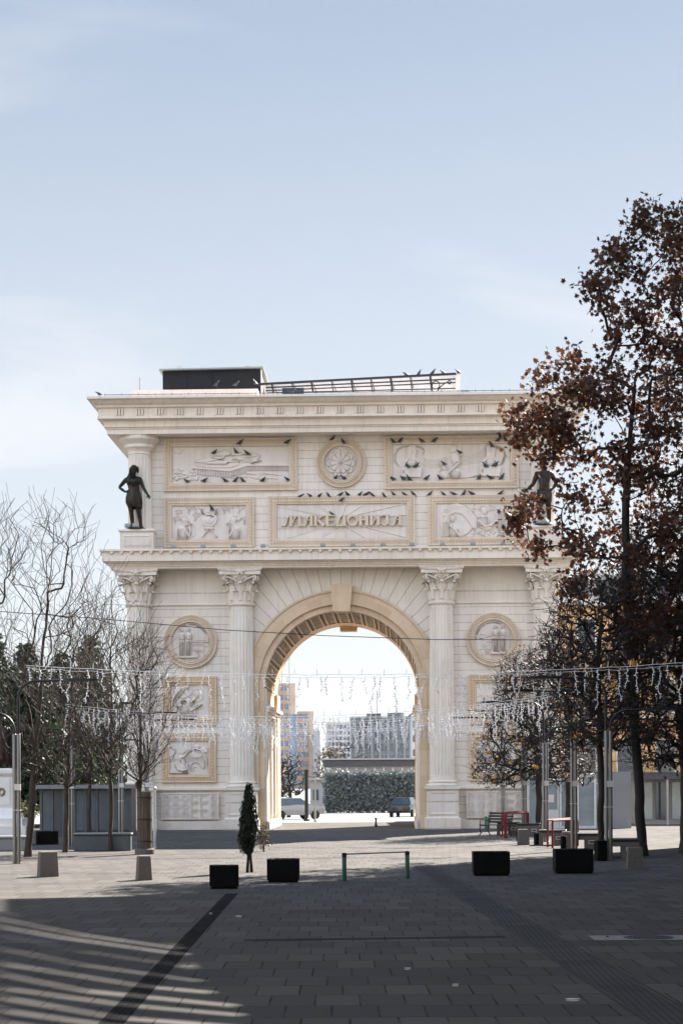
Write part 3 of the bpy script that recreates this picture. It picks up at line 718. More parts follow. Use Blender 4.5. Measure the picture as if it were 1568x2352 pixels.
# medallion reliefs
def saints(key,mp,figs,ground):
    r=Rel(key,mp)
    for x,y,s,f in figs:
        r.ring(x,y+3*s,60*s,4*s,.03); r.head(x,y,28*s,f,beard=True)
        r.slab([(x-70*s,y+150*s),(x-50*s,y+65*s),(x-20*s,y+45*s),(x+25*s,y+45*s),(x+65*s,y+75*s),(x+72*s,y+160*s),(x+55*s,y+590*s),(x-55*s,y+600*s)],.07)
        r.lump(x,y+150*s,62*s,110*s,.13); r.lump(x-5*s,y+380*s,56*s,230*s,.11)
        r.folds(x-45*s,x+50*s,y+270*s,y+600*s,6,.13,14*s,9*s); r.limb([(x-45*s,y+110*s),(x-50*s,y+190*s),(x+25*s,y+215*s)],24*s,14*s,.15); r.limb([(x+50*s,y+110*s),(x+62*s,y+190*s),(x+20*s,y+220*s)],22*s,14*s,.14)
    ground(r); r.done()
def gl(r):
    r.slab([(430,1110),(900,1110),(930,1150),(480,1160)],.14)
    r.slab([(800,740),(1120,740),(1180,790),(1180,880),(1060,880),(1060,1020),(800,960)],.035)
    for i in range(11): r.slab([(810+i*23,815),(820+i*23,815),(820+i*23,870),(810+i*23,870)],.06)
    for i in range(7): r.slab([(815+i*38,925+i*4),(830+i*38,925+i*4),(830+i*38,985+i*6),(815+i*38,985+i*6)],.06)
    r.stroke([(800,780),(1180,785)],10,.07,True); r.stroke([(840,745),(1120,738)],6,.06,True); r.slab([(1125,690),(1180,670),(1180,780),(1130,780)],.06)
    for i in range(20): r.lump(850+rn.random()*230,1010+rn.random()*110,20,10,.04,rn.random()*3)
saints('M1',crop(640,2440,.16582),[(525,500,1.0,1),(690,490,1.02,-1)],gl)
def g2(r):
    r.slab([(640,1225),(1130,1230),(1130,1290),(640,1290)],.14)
    r.slab([(245,860),(340,860),(420,780),(640,730),(700,760),(700,1140),(260,1140)],.035)
    r.slab([(330,650),(475,650),(470,770),(335,770)],.05); r.slab([(325,645),(405,612),(480,650)],.07); r.slab([(570,600),(650,560),(700,600),(690,700),(560,700)],.05)
    for x,w_ in ((370,60),(455,60),(550,85)):
        r.stroke([(x,1130),(x,1000),(x+w_*.3,965),(x+w_*.7,965),(x+w_,1000),(x+w_,1130)],9,.05)
    r.stroke([(510,920),(600,880),(700,925)],10,.06,True); r.stroke([(290,780),(420,780),(640,725)],8,.05,True)
    r.stroke([(1160,470),(1220,460),(1290,490),(1300,820),(1300,1230)],7,.04)
    for i in range(20): r.lump(390+rn.random()*250,1170+rn.random()*130,28,13,.04,rn.random()*3)
saints('M2',crop(1880,2460,.12117),[(830,410,1.32,-1),(1075,405,1.32,-1)],g2)
# rosette
r=Rel('M3',crop(1250,1740,.14668)); cx,cy=765,768
r.ring(cx,cy,425,14,.03,False,40)
for R0,rr,h in ((290,100,.05),(205,80,.09)):
    for i in range(10):
        a=2*PI*(i+.5)/10+PI/2
        c,s=math.cos(a),math.sin(a); px,py=cx+R0*c,cy+R0*s
        poly=[(cx+20*c,cy+20*s)]+[(px+rr*math.cos(a+t),py+rr*math.sin(a+t)) for t in [(-PI/2+PI*k/8) for k in range(9)]]
        r.slab(poly,h)
        r.stroke([(px+rr*math.cos(a+t),py+rr*math.sin(a+t)) for t in [(-PI/2+PI*k/8) for k in range(9)]],9,h+.012,True)
for i in range(10):
    a=2*PI*i/10+PI/2; r.stroke([(cx+40*math.cos(a),cy+40*math.sin(a)),(cx+255*math.cos(a),cy+255*math.sin(a))],7,.105,True)
r.lump(cx,cy,36,36,.13); r.done()
# kneeling winged figure
r=Rel('P1',crop(640,2690,.19564))
r.slab([(245,760),(235,640),(280,480),(360,330),(460,270),(570,262),(590,300),(555,345),(600,440),(620,500),(540,520),(450,520),(400,470),(340,560),(280,660)],.06)
for k in range(9): r.stroke([(560-k*10,300+k*18),(440-k*14,330+k*26),(340-k*10,440+k*30),(270-k*2,560+k*20)],9,.09)
r.lump(575,300,26,45,.14); r.ring(760,472,125,5,.03,False,28); r.head(765,470,48,1)
r.limb([(720,530),(660,600)],26,34,.12); r.lump(600,600,60,90,.15,.3); r.lump(520,760,120,120,.12); r.slab([(300,910),(330,780),(430,660),(560,600),(700,640),(750,880),(740,900)],.07)
r.limb([(610,580),(590,720),(640,790),(720,745),(850,650)],34,14,.17); r.lump(845,655,26,18,.17); r.limb([(700,720),(780,660)],16,10,.13)
r.folds(360,560,680,900,8,.14,60,9); r.folds(600,740,820,900,6,.13,20,8); r.stroke([(660,600),(720,570),(640,700)],9,.16,True)
for k in range(4): r.ring(460+(k%2)*50,590+(k//2)*40,22,9,.13)
r.done()
# long haired figure before domes and arch
r=Rel('P2',crop(640,2690,.19564))
r.slab([(205,1520),(320,1600),(250,1780),(205,1760)],.09); r.slab([(350,1560),(470,1440),(500,1480),(640,1460),(670,1540),(560,1600),(480,1660),(350,1660)],.07); r.slab([(290,1660),(500,1640),(480,1780),(290,1780)],.04)
r.stroke([(205,1520),(325,1600)],10,.12,True); r.stroke([(470,1440),(500,1500)],8,.1,True); r.stroke([(640,1455),(672,1540)],8,.1,True)
r.limb([(505,1720),(560,1640),(640,1580),(740,1560),(840,1590),(920,1680),(965,1860)],16,18,.13)
r.lump(775,1520,60,50,.09); r.lump(915,1555,42,30,.08); r.slab([(860,1570),(975,1570),(975,1640),(880,1620)],.07)
r.slab([(610,1690),(750,1640),(880,1700),(800,1740),(690,1740)],.045)
for i in range(16): r.lump(650+rn.random()*200,1670+rn.random()*55,6,6,.055)
for k in range(6):
    for i in range(14): r.slab([(570+i*24,1730+k*18),(582+i*24,1730+k*18),(582+i*24,1738+k*18),(570+i*24,1738+k*18)],.03)
r.stroke([(640,2030),(640,1900),(680,1850),(750,1840),(810,1870),(835,1930)],6,.05,True); r.stroke([(690,2030),(690,1940),(750,1940)],5,.04,True); r.stroke([(830,1940),(910,1965),(915,1800)],6,.05,True)
r.lump(440,1740,58,50,.14); r.head(425,1790,40,-1,False); r.lump(500,1850,60,130,.14,.25); r.lump(500,1930,75,110,.13); r.limb([(560,1880),(560,1990),(460,2010),(370,1985)],32,14,.17)
for k in range(5): r.stroke([(450+k*12,1730),(490+k*12,1800),(510+k*14,1900)],9,.15)
r.slab([(205,2010),(465,2040),(465,2058),(215,2058)],.12); r.folds(470,580,2030,2080,6,.12,0,9); r.stroke([(300,1880),(350,1990)],5,.05,True)
r.done()
# right piers
r=Rel('Q1',crop(1820,2430,.30622))
r.slab([(275,1010),(300,990),(345,990),(370,1020),(395,1130),(370,1190),(345,1240),(275,1240)],.06); r.slab([(345,1240),(385,1240),(385,1140),(460,1140),(460,1240),(560,1290),(560,1390),(345,1390)],.07)
for k in range(5): r.stroke([(360+k*38,1390),(360+k*38,1310),(372+k*38,1295),(385+k*38,1310),(385+k*38,1390)],5,.09,True)
r.stroke([(275,1180),(330,1150),(375,1190)],5,.08,True); r.head(510,1060,18,1); r.lump(535,1110,30,38,.1); r.lump(600,1180,45,70,.09); r.head(590,1090,20,-1)
for i in range(18): r.lump(560+rn.random()*110,1150+rn.random()*220,16,12,.06,rn.random())
r.done()
r=Rel('Q2',crop(1820,2430,.30622))
r.slab([(300,1830),(480,1760),(640,1790),(640,1990),(310,1990)],.05); r.head(430,1780,22,1); r.lump(440,1860,38,60,.11); r.stroke([(300,1910),(400,1850),(520,1880)],8,.1); r.lump(560,1880,50,70,.09); r.folds(320,640,1900,1990,9,.08,10,7)
r.done()
# curved medallion lettering and pedestal-zone carved dado panels
def arc_text(txt,key,R,a0,a1,size):
    r=PANELS[key]; n=len(txt); dg=bpy.context.evaluated_depsgraph_get(); b=MB()
    for i,ch in enumerate(txt):
        if ch==' ': continue
        cu=bpy.data.curves.new('t','FONT'); cu.body=ch; cu.size=size; cu.align_x='CENTER'; cu.extrude=.012; cu.resolution_u=2
        o=bpy.data.objects.new('t',cu); COL.objects.link(o); bpy.context.view_layer.update()
        me=o.to_mesh(); a=a0+(a1-a0)*(i+.5)/n
        for p in [None]:
            vs=[]
            for v in me.vertices:
                x,y,z=v.co; th=a-PI/2
                X=x*math.cos(th)-y*math.sin(th)+R*math.cos(a); Z=x*math.sin(th)+y*math.cos(th)+R*math.sin(a); vs.append((X,-.04-z,Z))
            b.add(vs,[tuple(f.vertices) for f in me.polygons])
        o.to_mesh_clear(); bpy.data.objects.remove(o); bpy.data.curves.remove(cu)
    b.build('lettering',M['relieft'],r,fix=False)
arc_text('СВ. КИРИЛ И МЕТОДИЈ','M1',.79,math.radians(115),math.radians(28),.13)
arc_text('СВ. КЛИМЕНТ И СВ. НАУМ ОХРИДСКИ','M2',.79,math.radians(178),math.radians(66),.095)
def dado(u0,u1):
    r=empty('carved_dado',ARCH); b=MB(); v0,v1=.50,1.78
    b.loft([[(u0+i,-w,v0+i),(u1-i,-w,v0+i),(u1-i,-w,v1-i),(u0+i,-w,v1-i)] for i,w in ((0,.12),(0,.17),(.05,.17),(.06,.13))],True)
    def rg(cx,cz,R,wd=.022):
        n=18
        for i in range(n):
            t0,t1=2*PI*i/n,2*PI*(i+1)/n; q=[]
            for y in (-.13,-.165):
                for rr,t in ((R-wd,t0),(R-wd,t1),(R+wd,t1),(R+wd,t0)): q.append((cx+rr*math.cos(t),y,cz+rr*math.sin(t)))
            b.add(q,[(4,5,6,7),(0,1,5,4),(2,3,7,6)])
    nx=int((u1-u0-.2)/.37); b.mi=1
    for i in range(nx):
        for j in range(3):
            cx=u0+.25+i*(u1-u0-.5)/(nx-1); cz=v0+.25+j*.39
            if i in (3,4) and 1:
                a=.13
                for k in range(2):
                    aa=a+.06*k; 
                    for (x0,x1,z0,z1) in ((cx-aa,cx+aa,cz+aa-.02,cz+aa),(cx-aa,cx+aa,cz-aa,cz-aa+.02),(cx-aa,cx-aa+.02,cz-aa,cz+aa)): b.box(x0,x1,-.165,-.13,z0,z1)
                continue
            rg(cx,cz,.16 if (i+j)%2 else .175); rg(cx,cz,.10)
            for k in range(6): t=k*PI/3; b.ell((cx+.055*math.cos(t),-.135,cz+.055*math.sin(t)),(.024,.02,.024),6,4)
    b.build('panel',[M['stone'],M['relief']],r,fix=False)
for a in ((-8.75,-5.97),(5.97,8.75)): dado(*a)
# ---- roof structures
b=MB(); b.box(-10.0,-3.95,-.6,4.,20.72,21.22); b.build('roof_parapet',M['corn'],ARCH)
r=empty('roof_housing',ARCH); u0,v0=uv(374,889,-2.2); u1,v1=uv(600,850,-2.2)
b=MB(); b.box(u0,u1,2.2,7.5,21.1,v1); 
for k in range(1,4): b.box(u0+(u1-u0)*k/4-.02,u0+(u1-u0)*k/4+.02,2.17,2.2,21.1,v1)
b.build('housing_cladding',M['black'],r)
b=MB(); b.loft([[(u0-.15,1.95,v1+d),(u1+.12,1.95,v1+.06+d),(u1+.12,7.7,v1+.06+d),(u0-.15,7.7,v1+d)] for d in (.002,.07)],True)
for q in (.17,.86):
    x=u0+(u1-u0)*q; b.tube([(x-.09,2.3,v1+.07),(x-.09,2.3,v1+.22),(x+.09,2.3,v1+.22),(x+.09,2.3,v1+.07)],.018,5)
b.build('housing_lid',M['greyfix'],r); b=MB(); b.box(u1-.02,u1+.04,2.05,2.15,21.1,v1); b.build('corner_post',M['white'],r)
r=empty('roof_pergola',ARCH); yp=1.6
A=lambda x,y,d=0:( (lambda q:(q[0],yp+d,q[1]))(uv((1030+x*.5548)/1.74171,(1440+y*.5548)/1.74171,-yp-d)) )
b=MB(); b.add([A(60,185,2.5),A(1425,112,2.5),A(1425,226,2.5),A(60,235,2.5)],[(0,1,2,3)]); b.add([A(60,185,2.7),A(1425,112,2.7),A(1425,226,2.7),A(60,235,2.7)],[(0,1,2,3)])
b.loft([[A(1425,97,0),A(1463,95,0),A(1455,225,0),A(1420,225,0)],[A(1425,97,2.7),A(1463,95,2.7),A(1455,225,2.7),A(1420,225,2.7)]],True)
b.build('white_backing_panel',M['white'],r,fix=False)
b=MB()
for (p,q,rd) in (((0,176),(1430,100),.075),((60,200),(1425,137),.045),((60,222),(1425,163),.038),((70,238),(1425,205),.035)):
    a=A(*p); c=A(*q); b.tube([a,c],rd,4)
for i,x in enumerate((110,255,395,540,683,822,965,1107,1250)):
    top=176-(x/1430)*76; a=A(x-8,top+4); c=A(x+6,236-(x*.008)); b.tube([a,c],.06 if i%2==0 else .035,4)
    a=A(x,top+2); b.tube([a,(a[0]+.1,a[1]+2.6,a[2]-.05)],.035,4)
b.build('pergola_frame',M['iron'],r)
b=MB()
for cx,cy,R in ((1284,180,27),(1382,160,11)): b.tube([A(cx+R*math.cos(i*PI/10),cy+R*1.05*math.sin(i*PI/10),-.1) for i in range(21)],.03,5)
b.tube([A(1295,224,-.1),A(1312,200,-.1),A(1335,178,-.1),A(1370,158,-.1)],.03,5); b.build('scroll_ornament',M['iron'],r)
b=MB(); a=A(178,205,.5); c=A(335,240,.5); b.box(a[0],c[0],yp+.4,yp+.55,c[2]-.1,a[2]); b.build('solar_panel',M['solar'],r)
r=empty('roof_edge_rail',ARCH); b=MB(); b.tube([(-11.2,-1.7,20.79),(11.6,-1.7,20.79)],.014,5)
for k in range(58): x=-11.15+k*.4; b.tube([(x,-1.7,20.69),(x,-1.7,20.86 if k%2==0 else 20.80)],.012,4)
b.build('spike_rail',M['iron'],r)
b=MB(); x,z=uv(321,889,-.5); b.tube([(x,.5,20.9),(x,.5,z+.45)],.02,5); b.lathe((x,.5,21.22),[(.09,0),(.05,.05),(.02,.1)],8); b.build('lightning_rod',M['greyfix'],r)
# ================================================================ bronze statues, pigeons, fittings on the arch
def arch_world(u,y,v):
    c,s=math.cos(AL),math.sin(AL); return (X0+u*c+y*s, D0-u*s+y*c, v)
def skin(name,nodes,edges,mat,parent,root,sub=2,smooth=True):
    """nodes: name->(pos,(rx,ry)); one continuous skinned surface"""
    ks=list(nodes); idx={k:i for i,k in enumerate(ks)}
    me=bpy.data.meshes.new(name); me.from_pydata([nodes[k][0] for k in ks],[(idx[a],idx[b]) for a,b in edges],[])
    o=bpy.data.objects.new(name,me); COL.objects.link(o)
    m=o.modifiers.new('s','SKIN'); m.use_smooth_shade=True
    lay=me.skin_vertices[0].data
    for k in ks:
        r=nodes[k][1]; lay[idx[k]].radius=(r,r) if not hasattr(r,'__len__') else r
    lay[idx[root]].use_root=True
    s=o.modifiers.new('d','SUBSURF'); s.levels=sub; s.render_levels=sub
    dg=bpy.context.evaluated_depsgraph_get(); dg.update()
    nm=bpy.data.meshes.new_from_object(o.evaluated_get(dg)); o.modifiers.clear(); o.data=nm; nm.materials.clear(); nm.materials.append(mat)
    nm.polygons.foreach_set('use_smooth',[True]*len(nm.polygons)); bpy.data.meshes.remove(me)
    o.name=name; o.parent=parent; return o
def lerp(a,b,t): return tuple(x+(y-x)*t for x,y in zip(a,b))
def body(parent,J,k,female,mat):
    N={};E=[]
    def n(nm,p,r): N[nm]=(p,r)
    n('pelvis',J['pelvis'],(.21*k,.15*k)); n('waist',J['waist'],((.155 if female else .18)*k,.125*k)); n('chest',J['chest'],((.19 if female else .22)*k,.15*k)); n('collar',J['collar'],(.11*k,.09*k)); n('neck',J['neck'],.062*k)
    h=J['head']; n('jaw',(h[0],h[1]-.02*k,h[2]-.07*k),(.068*k,.075*k)); n('head',(h[0],h[1],h[2]+.03*k),(.088*k,.10*k)); n('crown',(h[0],h[1]+.01*k,h[2]+.10*k),(.07*k,.08*k))
    for a,b in (('pelvis','waist'),('waist','chest'),('chest','collar'),('collar','neck'),('neck','jaw'),('jaw','head'),('head','crown')): E.append((a,b))
    for s in 'LR':
        n('sh'+s,J['sh'+s],(.078 if female else .095)*k); n('el'+s,J['el'+s],(.047 if female else .055)*k); n('wr'+s,J['wr'+s],.031*k)
        n('ua'+s,lerp(J['sh'+s],J['el'+s],.5),(.060 if female else .072)*k); n('fa'+s,lerp(J['el'+s],J['wr'+s],.35),(.048 if female else .056)*k)
        n('ha'+s,J['ha'+s],(.042*k,.022*k))
        E+= [('chest','sh'+s),('sh'+s,'ua'+s),('ua'+s,'el'+s),('el'+s,'fa'+s),('fa'+s,'wr'+s),('wr'+s,'ha'+s)]
        d=Vector(J['ha'+s])-Vector(J['wr'+s]); d.normalize(); sd=d.cross(Vector((0,1,0))); 
        if sd.length<.1: sd=Vector((0,0,1))
        sd.normalize()
        for f in range(4):
            base=Vector(J['ha'+s])+d*.02*k+sd*(f-1.5)*.022*k; L=(.075,.085,.08,.062)[f]*k
            m=base+d*L*.55; e=m+(d*.7+Vector((0,-.5,-.4))).normalized()*L*.5
            n('f%s%da'%(s,f),tuple(base+d*.01),.0105*k); n('f%s%db'%(s,f),tuple(m),.0095*k); n('f%s%dc'%(s,f),tuple(e),.0078*k)
            E+= [('ha'+s,'f%s%da'%(s,f)),('f%s%da'%(s,f),'f%s%db'%(s,f)),('f%s%db'%(s,f),'f%s%dc'%(s,f))]
        tb=Vector(J['ha'+s])-d*.02*k-sd*.04*k; te=tb+(d*.6-sd*.8).normalized()*.06*k
        n('t%sa'%s,tuple(tb),.013*k); n('t%sb'%s,tuple(te),.0095*k); E+= [('ha'+s,'t%sa'%s),('t%sa'%s,'t%sb'%s)]
        hp=J['hip'+s]; n('hip'+s,hp,.125*k if female else .115*k); n('th'+s,lerp(hp,J['kn'+s],.5),.098*k); n('kn'+s,J['kn'+s],.068*k)
        n('ca'+s,tuple(Vector(lerp(J['kn'+s],J['an'+s],.35))+Vector((0,.03*k,0))),.070*k); n('an'+s,J['an'+s],.041*k)
        a=J['an'+s]; dx=J.get('toe'+s,(0,-1)); n('heel'+s,(a[0]-dx[0]*.05*k,a[1]-dx[1]*.05*k,.035*k),.036*k); n('ball'+s,(a[0]+dx[0]*.12*k,a[1]+dx[1]*.12*k,.03*k),(.045*k,.028*k)); n('toes'+s,(a[0]+dx[0]*.19*k,a[1]+dx[1]*.19*k,.022*k),(.036*k,.018*k))
        E+= [('pelvis','hip'+s),('hip'+s,'th'+s),('th'+s,'kn'+s),('kn'+s,'ca'+s),('ca'+s,'an'+s),('an'+s,'heel'+s),('an'+s,'ball'+s),('ball'+s,'toes'+s)]
    o=skin('body',N,E,mat,parent,'pelvis')
    # face: nose, brow, lips, ears as part of a carved mask merged over the head
    b=MB(); hx,hy,hz=h[0],h[1]-.075*k,h[2]
    b.loft([[(hx-.008*k,hy-.02*k,hz+.045*k),(hx+.008*k,hy-.02*k,hz+.045*k),(hx+.006*k,hy+.02*k,hz+.045*k),(hx-.006*k,hy+.02*k,hz+.045*k)],[(hx-.018*k,hy-.045*k,hz-.012*k),(hx+.018*k,hy-.045*k,hz-.012*k),(hx+.012*k,hy+.02*k,hz-.016*k),(hx-.012*k,hy+.02*k,hz-.016*k)]])
    for s in (-1,1):
        b.ell((hx+s*.032*k,hy-.005*k,hz+.038*k),(.018*k,.012*k,.010*k),8,5); b.ell((hx+s*.033*k,hy-.010*k,hz+.056*k),(.027*k,.012*k,.007*k),8,4)
        b.ell((hx+s*.088*k,h[1]+.01*k,hz+.02*k),(.012*k,.02*k,.03*k),6,5)
    b.ell((hx,hy-.012*k,hz-.040*k),(.026*k,.014*k,.007*k),8,4); b.ell((hx,hy-.010*k,hz-.052*k),(.022*k,.013*k,.007*k),8,4); b.ell((hx,hy+.0*k,hz-.085*k),(.026*k,.02*k,.018*k),8,5)
    b.build('face',mat,o,True)
    return o
def ringcloth(parent,name,secs,nf,amp,mat,n=56):
    b=MB(); rings=[]
    for cx,cy,z,rx,ry,fa in secs:
        rings.append([(cx+rx*math.cos(t)*(1+fa*amp*math.sin(nf*t+z*2.)+fa*amp*.5*math.sin(nf*1.7*t+z*5)),cy+ry*math.sin(t)*(1+fa*amp*math.sin(nf*t+z*2.)),z+fa*.03*math.sin(2*t)) for t in [2*PI*i/n for i in range(n)]])
    b.loft(rings,False); o=b.build(name,mat,parent,True,fix=False); m=o.modifiers.new('t','SOLIDIFY'); m.thickness=.02; return o
fx,fy,fz=arch_world(-9.78,-1.02,14.44)
st=thing('bronze_statue','dark bronze statue of a woman in a short dress, hand on hip','statue',(fx,fy,fz),-AL)
k=1.72
J=dict(pelvis=(-.12,0,1.50),waist=(-.10,0,1.93),chest=(-.12,0,2.28),collar=(-.12,.0,2.50),neck=(-.12,0,2.60),head=(-.09,-.02,2.84),
 shR=(.20,0,2.42),elR=(.375,-.05,1.97),wrR=(.57,-.16,1.66),haR=(.625,-.19,1.58),shL=(-.44,0,2.44),elL=(-.82,.05,2.04),wrL=(-.50,-.08,1.80),haL=(-.38,-.12,1.83),
 hipL=(-.27,0,1.38),hipR=(.05,0,1.38),knL=(-.225,-.04,.80),knR=(.14,-.03,.82),anL=(-.17,.02,.12),anR=(.225,.02,.12),toeL=(-.25,-.97),toeR=(.45,-.9))
bo=body(st,J,k,True,M['bronze'])
ringcloth(bo,'dress',[(-.12,0,2.50,.30,.17,0),(-.12,0,2.36,.35,.27,.4),(-.12,-.02,2.24,.315,.30,.6),(-.11,0,2.1,.265,.23,.8),(-.10,0,1.94,.235,.20,1),(-.11,0,1.75,.31,.26,1),(-.11,0,1.5,.375,.30,.8),(-.10,0,1.28,.385,.31,1),(-.07,0,1.12,.335,.26,1.2),(-.05,0,1.02,.315,.25,1.8)],5,.028,M['bronze'])
b=MB()
for s in (-1,1): b.ell((-.12+s*.14,-.25,2.27),(.12,.10,.11),10,7)
b.build('bodice',M['bronze'],bo,True)
b=MB(); b.ell((-.10,.05,2.92),(.185,.19,.20),14,9); b.ell((-.26,.02,2.74),(.09,.10,.17),10,7); b.ell((.09,.03,2.86),(.06,.12,.16),10,7)
b.tube([(-.27,-.02,2.68),(-.33,-.10,2.50),(-.30,-.17,2.36),(-.26,-.2,2.18)],[.08,.10,.09,.03],8)
for i in range(9): b.tube([(-.22+.04*i,-.10+.012*abs(i-4),3.02),(-.30+.05*i,-.05,2.9),(-.33+.055*i,.05,2.72)],[.02,.025,.012],5)
b.build('hair',M['bronze'],bo,True)
b=MB(); b.lathe((0,0,0),[(.50,0),(.50,.03),(.45,.05)],20); b.build('plinth',M['bronze'],st)
fx,fy,fz=arch_world(9.70,-1.02,14.44)
st=thing('bronze_statue','dark bronze statue of a man with an open hand, half hidden behind the brown leaves','statue',(fx,fy,fz),-AL)
J=dict(pelvis=(.03,0,1.55),waist=(.02,0,1.93),chest=(.02,0,2.30),collar=(.01,.0,2.56),neck=(.0,0,2.66),head=(-.03,-.02,2.93),
 shR=(.37,0,2.46),elR=(.60,.05,2.05),wrR=(.44,-.06,1.76),haR=(.35,-.12,1.70),shL=(-.33,0,2.46),elL=(-.50,-.04,1.98),wrL=(-.78,-.12,1.74),haL=(-.88,-.15,1.68),
 hipL=(-.12,0,1.42),hipR=(.17,0,1.42),knL=(-.20,-.05,.83),knR=(.24,-.02,.83),anL=(-.24,.0,.12),anR=(.26,.03,.12),toeL=(-.5,-.86),toeR=(.3,-.95))
bo=body(st,J,1.76,False,M['bronze'])
ringcloth(bo,'loincloth',[(.03,0,1.72,.31,.22,0),(.03,0,1.58,.345,.27,.6),(.03,0,1.38,.34,.28,1),(.02,0,1.12,.33,.28,1.6)],6,.035,M['bronze'])
b=MB(); rr=random.Random(5)
for i in range(34):
    t=rr.random()*2*PI; p=rr.random(); b.ell((-.03+.16*math.cos(t)*(1-.4*p),.03+.16*math.sin(t)*(1-.4*p),2.93+.04+.20*p),(.05,.05,.045),6,4)
b.ell((-.03,.03,3.02),(.15,.16,.15),10,7); b.build('hair',M['bronze'],bo,True)
b=MB(); b.lathe((0,0,0),[(.52,0),(.52,.03),(.47,.05)],20); b.build('plinth',M['bronze'],st)
# ---- floodlights
def flood():
    t=thing('floodlight','x','floodlight'); b=MB()
    b.loft([[(x,y,z) for x,y,z in ((-w_,-d,z0),(w_,-d,z0),(w_,d,z0),(-w_,d,z0))] for w_,d,z0 in ((.09,.06,.05),(.12,.09,.09),(.12,.09,.19),(.10,.07,.225))],True); b.build('lamp_housing',M['greyfix'],t)
    b=MB(); b.tube([(-.13,0,.13),(-.13,0,0),(.13,0,0),(.13,0,.13)],.012,5); b.build('bracket',M['greyfix'],t); return t
FL=flood(); first=[True]
def place_flood(u,y,v,label,group=None,sc=1.):
    o=FL if first[0] else dup(FL); first[0]=False
    o.location=arch_world(u,y,v); o.rotation_euler=(0,0,-AL); o['label']=label; o.scale=(sc,sc,sc)
    if group: o['group']=group
place_flood(-10.15,-1.28,14.45,'left one of two grey floodlights at the feet of the bronze woman','floodlights at the statues',1.1)
place_flood(-9.79,-1.30,14.45,'right one of two grey floodlights at the feet of the bronze woman','floodlights at the statues',1.1)
place_flood(9.45,-1.28,14.45,'left one of two grey floodlights at the feet of the bronze man','floodlights at the statues',1.1)
place_flood(9.80,-1.30,14.45,'right one of two grey floodlights at the feet of the bronze man','floodlights at the statues',1.1)
x,z=uv(1067,893,-1.); place_flood(x,1.,20.9,'grey floodlight on the roof at the right end of the tilted pergola',None,1.9)
LE=[(crop(650,1750,.35077),(125,1238),'first'),(crop(650,1750,.35077),(465,1236),'second'),(crop(650,1750,.35077),(808,1231),'third'),(crop(650,1750,.35077),(1148,1228),'fourth'),(crop(1060,1960,.40816),(567,535),'fifth'),(crop(1060,1960,.40816),(862,530),'sixth'),(crop(1060,1960,.40816),(1155,527),'seventh'),(crop(1060,1960,.40816),(1440,523),'eighth'),(crop(1530,1740,.36352),(658,1192),'ninth'),(crop(1530,1740,.36352),(990,1187),'tenth'),(crop(1530,1740,.36352),(1322,1184),'eleventh')]
for mp,(x,y),od in LE:
    u,v=mp(x,y,.9); place_flood(u,-.95,13.49,'grey floodlight box on the lower ledge, %s from the left'%od,'floodlights along the lower ledge',.95)
# ---- pigeons
def pigeon():
    b=MB()
    sp=[(.135,.012,.034,.010),(.09,.025,.042,.022),(.05,.04,.058,.045),(.0,.055,.070,.066),(-.05,.075,.066,.068),(-.085,.11,.048,.05),(-.105,.14,.034,.034),(-.125,.165,.034,.034),(-.145,.172,.018,.018),(-.165,.165,.006,.005),(-.18,.160,.002,.002)]
    rings=[[(x,ry_*math.cos(t),z+rz_*math.sin(t)) for t in [2*PI*i/10 for i in range(10)]] for x,z,ry_,rz_ in sp]
    b.loft(rings,True)
    for s in (-1,1): b.tube([(-.02,s*.02,.02),(-.03,s*.02,-.045),(-.055,s*.02,-.048)],.006,4)
    return b.build('pigeon',[M['pig']],None,True,angle=70)
t=NT('pigeon_feathers'); x,y,z=t.sep(); c=t.mix(t.ramp(t.noise(9,3,.6),.4,.6),(.010,.011,.014),(.05,.055,.062)); c=t.mix(t.math('LESS_THAN',x,-.075),c,(.02,.028,.032)); M['pig']=t.fin(c,.55)
PG=pigeon(); pf=[True]; prn=random.Random(11)
ORD=['first','second','third','fourth','fifth','sixth','seventh','eighth','ninth','tenth','eleventh','twelfth','thirteenth','fourteenth']
def pig_row(mp,pts,y,where,n_ord=True,grp='pigeons perched on the arch'):
    pts=sorted(pts)
    for i,(a,c) in enumerate(pts):
        o=PG if pf[0] else PG.copy()
        if not pf[0]: COL.objects.link(o)
        pf[0]=False
        u,v=mp(a,c,-y); o.location=arch_world(u,y,v-.06); 
        o.rotation_euler=(0,prn.uniform(-.2,.35),prn.choice([0,PI])+prn.uniform(-.6,.6)-AL); s_=prn.uniform(1.0,1.25); o.scale=(s_,s_,s_)
        lab=('dark pigeon '+where) if len(pts)==1 else 'dark pigeon %s, %s from the left'%(where,ORD[i]); tag(o,lab,'pigeon',grp)
B2=crop(650,1750,.35077); CC=crop(1060,1960,.40816); LRc=crop(1530,1740,.36352); M3c=crop(1250,1740,.14668)
pig_row(B2,[(878,62),(1415,54)],-.2,'on the top border of the temple panel')
pig_row(B2,[(583,170),(835,160),(970,183)],-.17,'on the carved temple roofs')
pig_row(B2,[(283,496),(470,490),(720,489),(830,487),(915,487),(1140,486),(1430,478)],-.10,'on the lower frame of the temple panel')
pig_row(B2,[(560,813)],-.2,'on the rim of the carved vase')
pig_row(CC,[(347,58),(447,57),(527,57),(620,53),(730,47),(812,47),(923,46),(985,45),(1052,50),(1164,54),(1262,43),(1368,42),(1453,41)],-.09,'along the top of the inscription frame')
pig_row(CC,[(747,97)],-.22,'inside the top border of the inscription frame')
pig_row(CC,[(660,236)],-.12,'on the carved letters of the inscription')
pig_row(LRc,[(117,70),(190,64),(433,64),(563,62),(1272,52),(1348,52)],-.2,'on the top border of the veils panel')
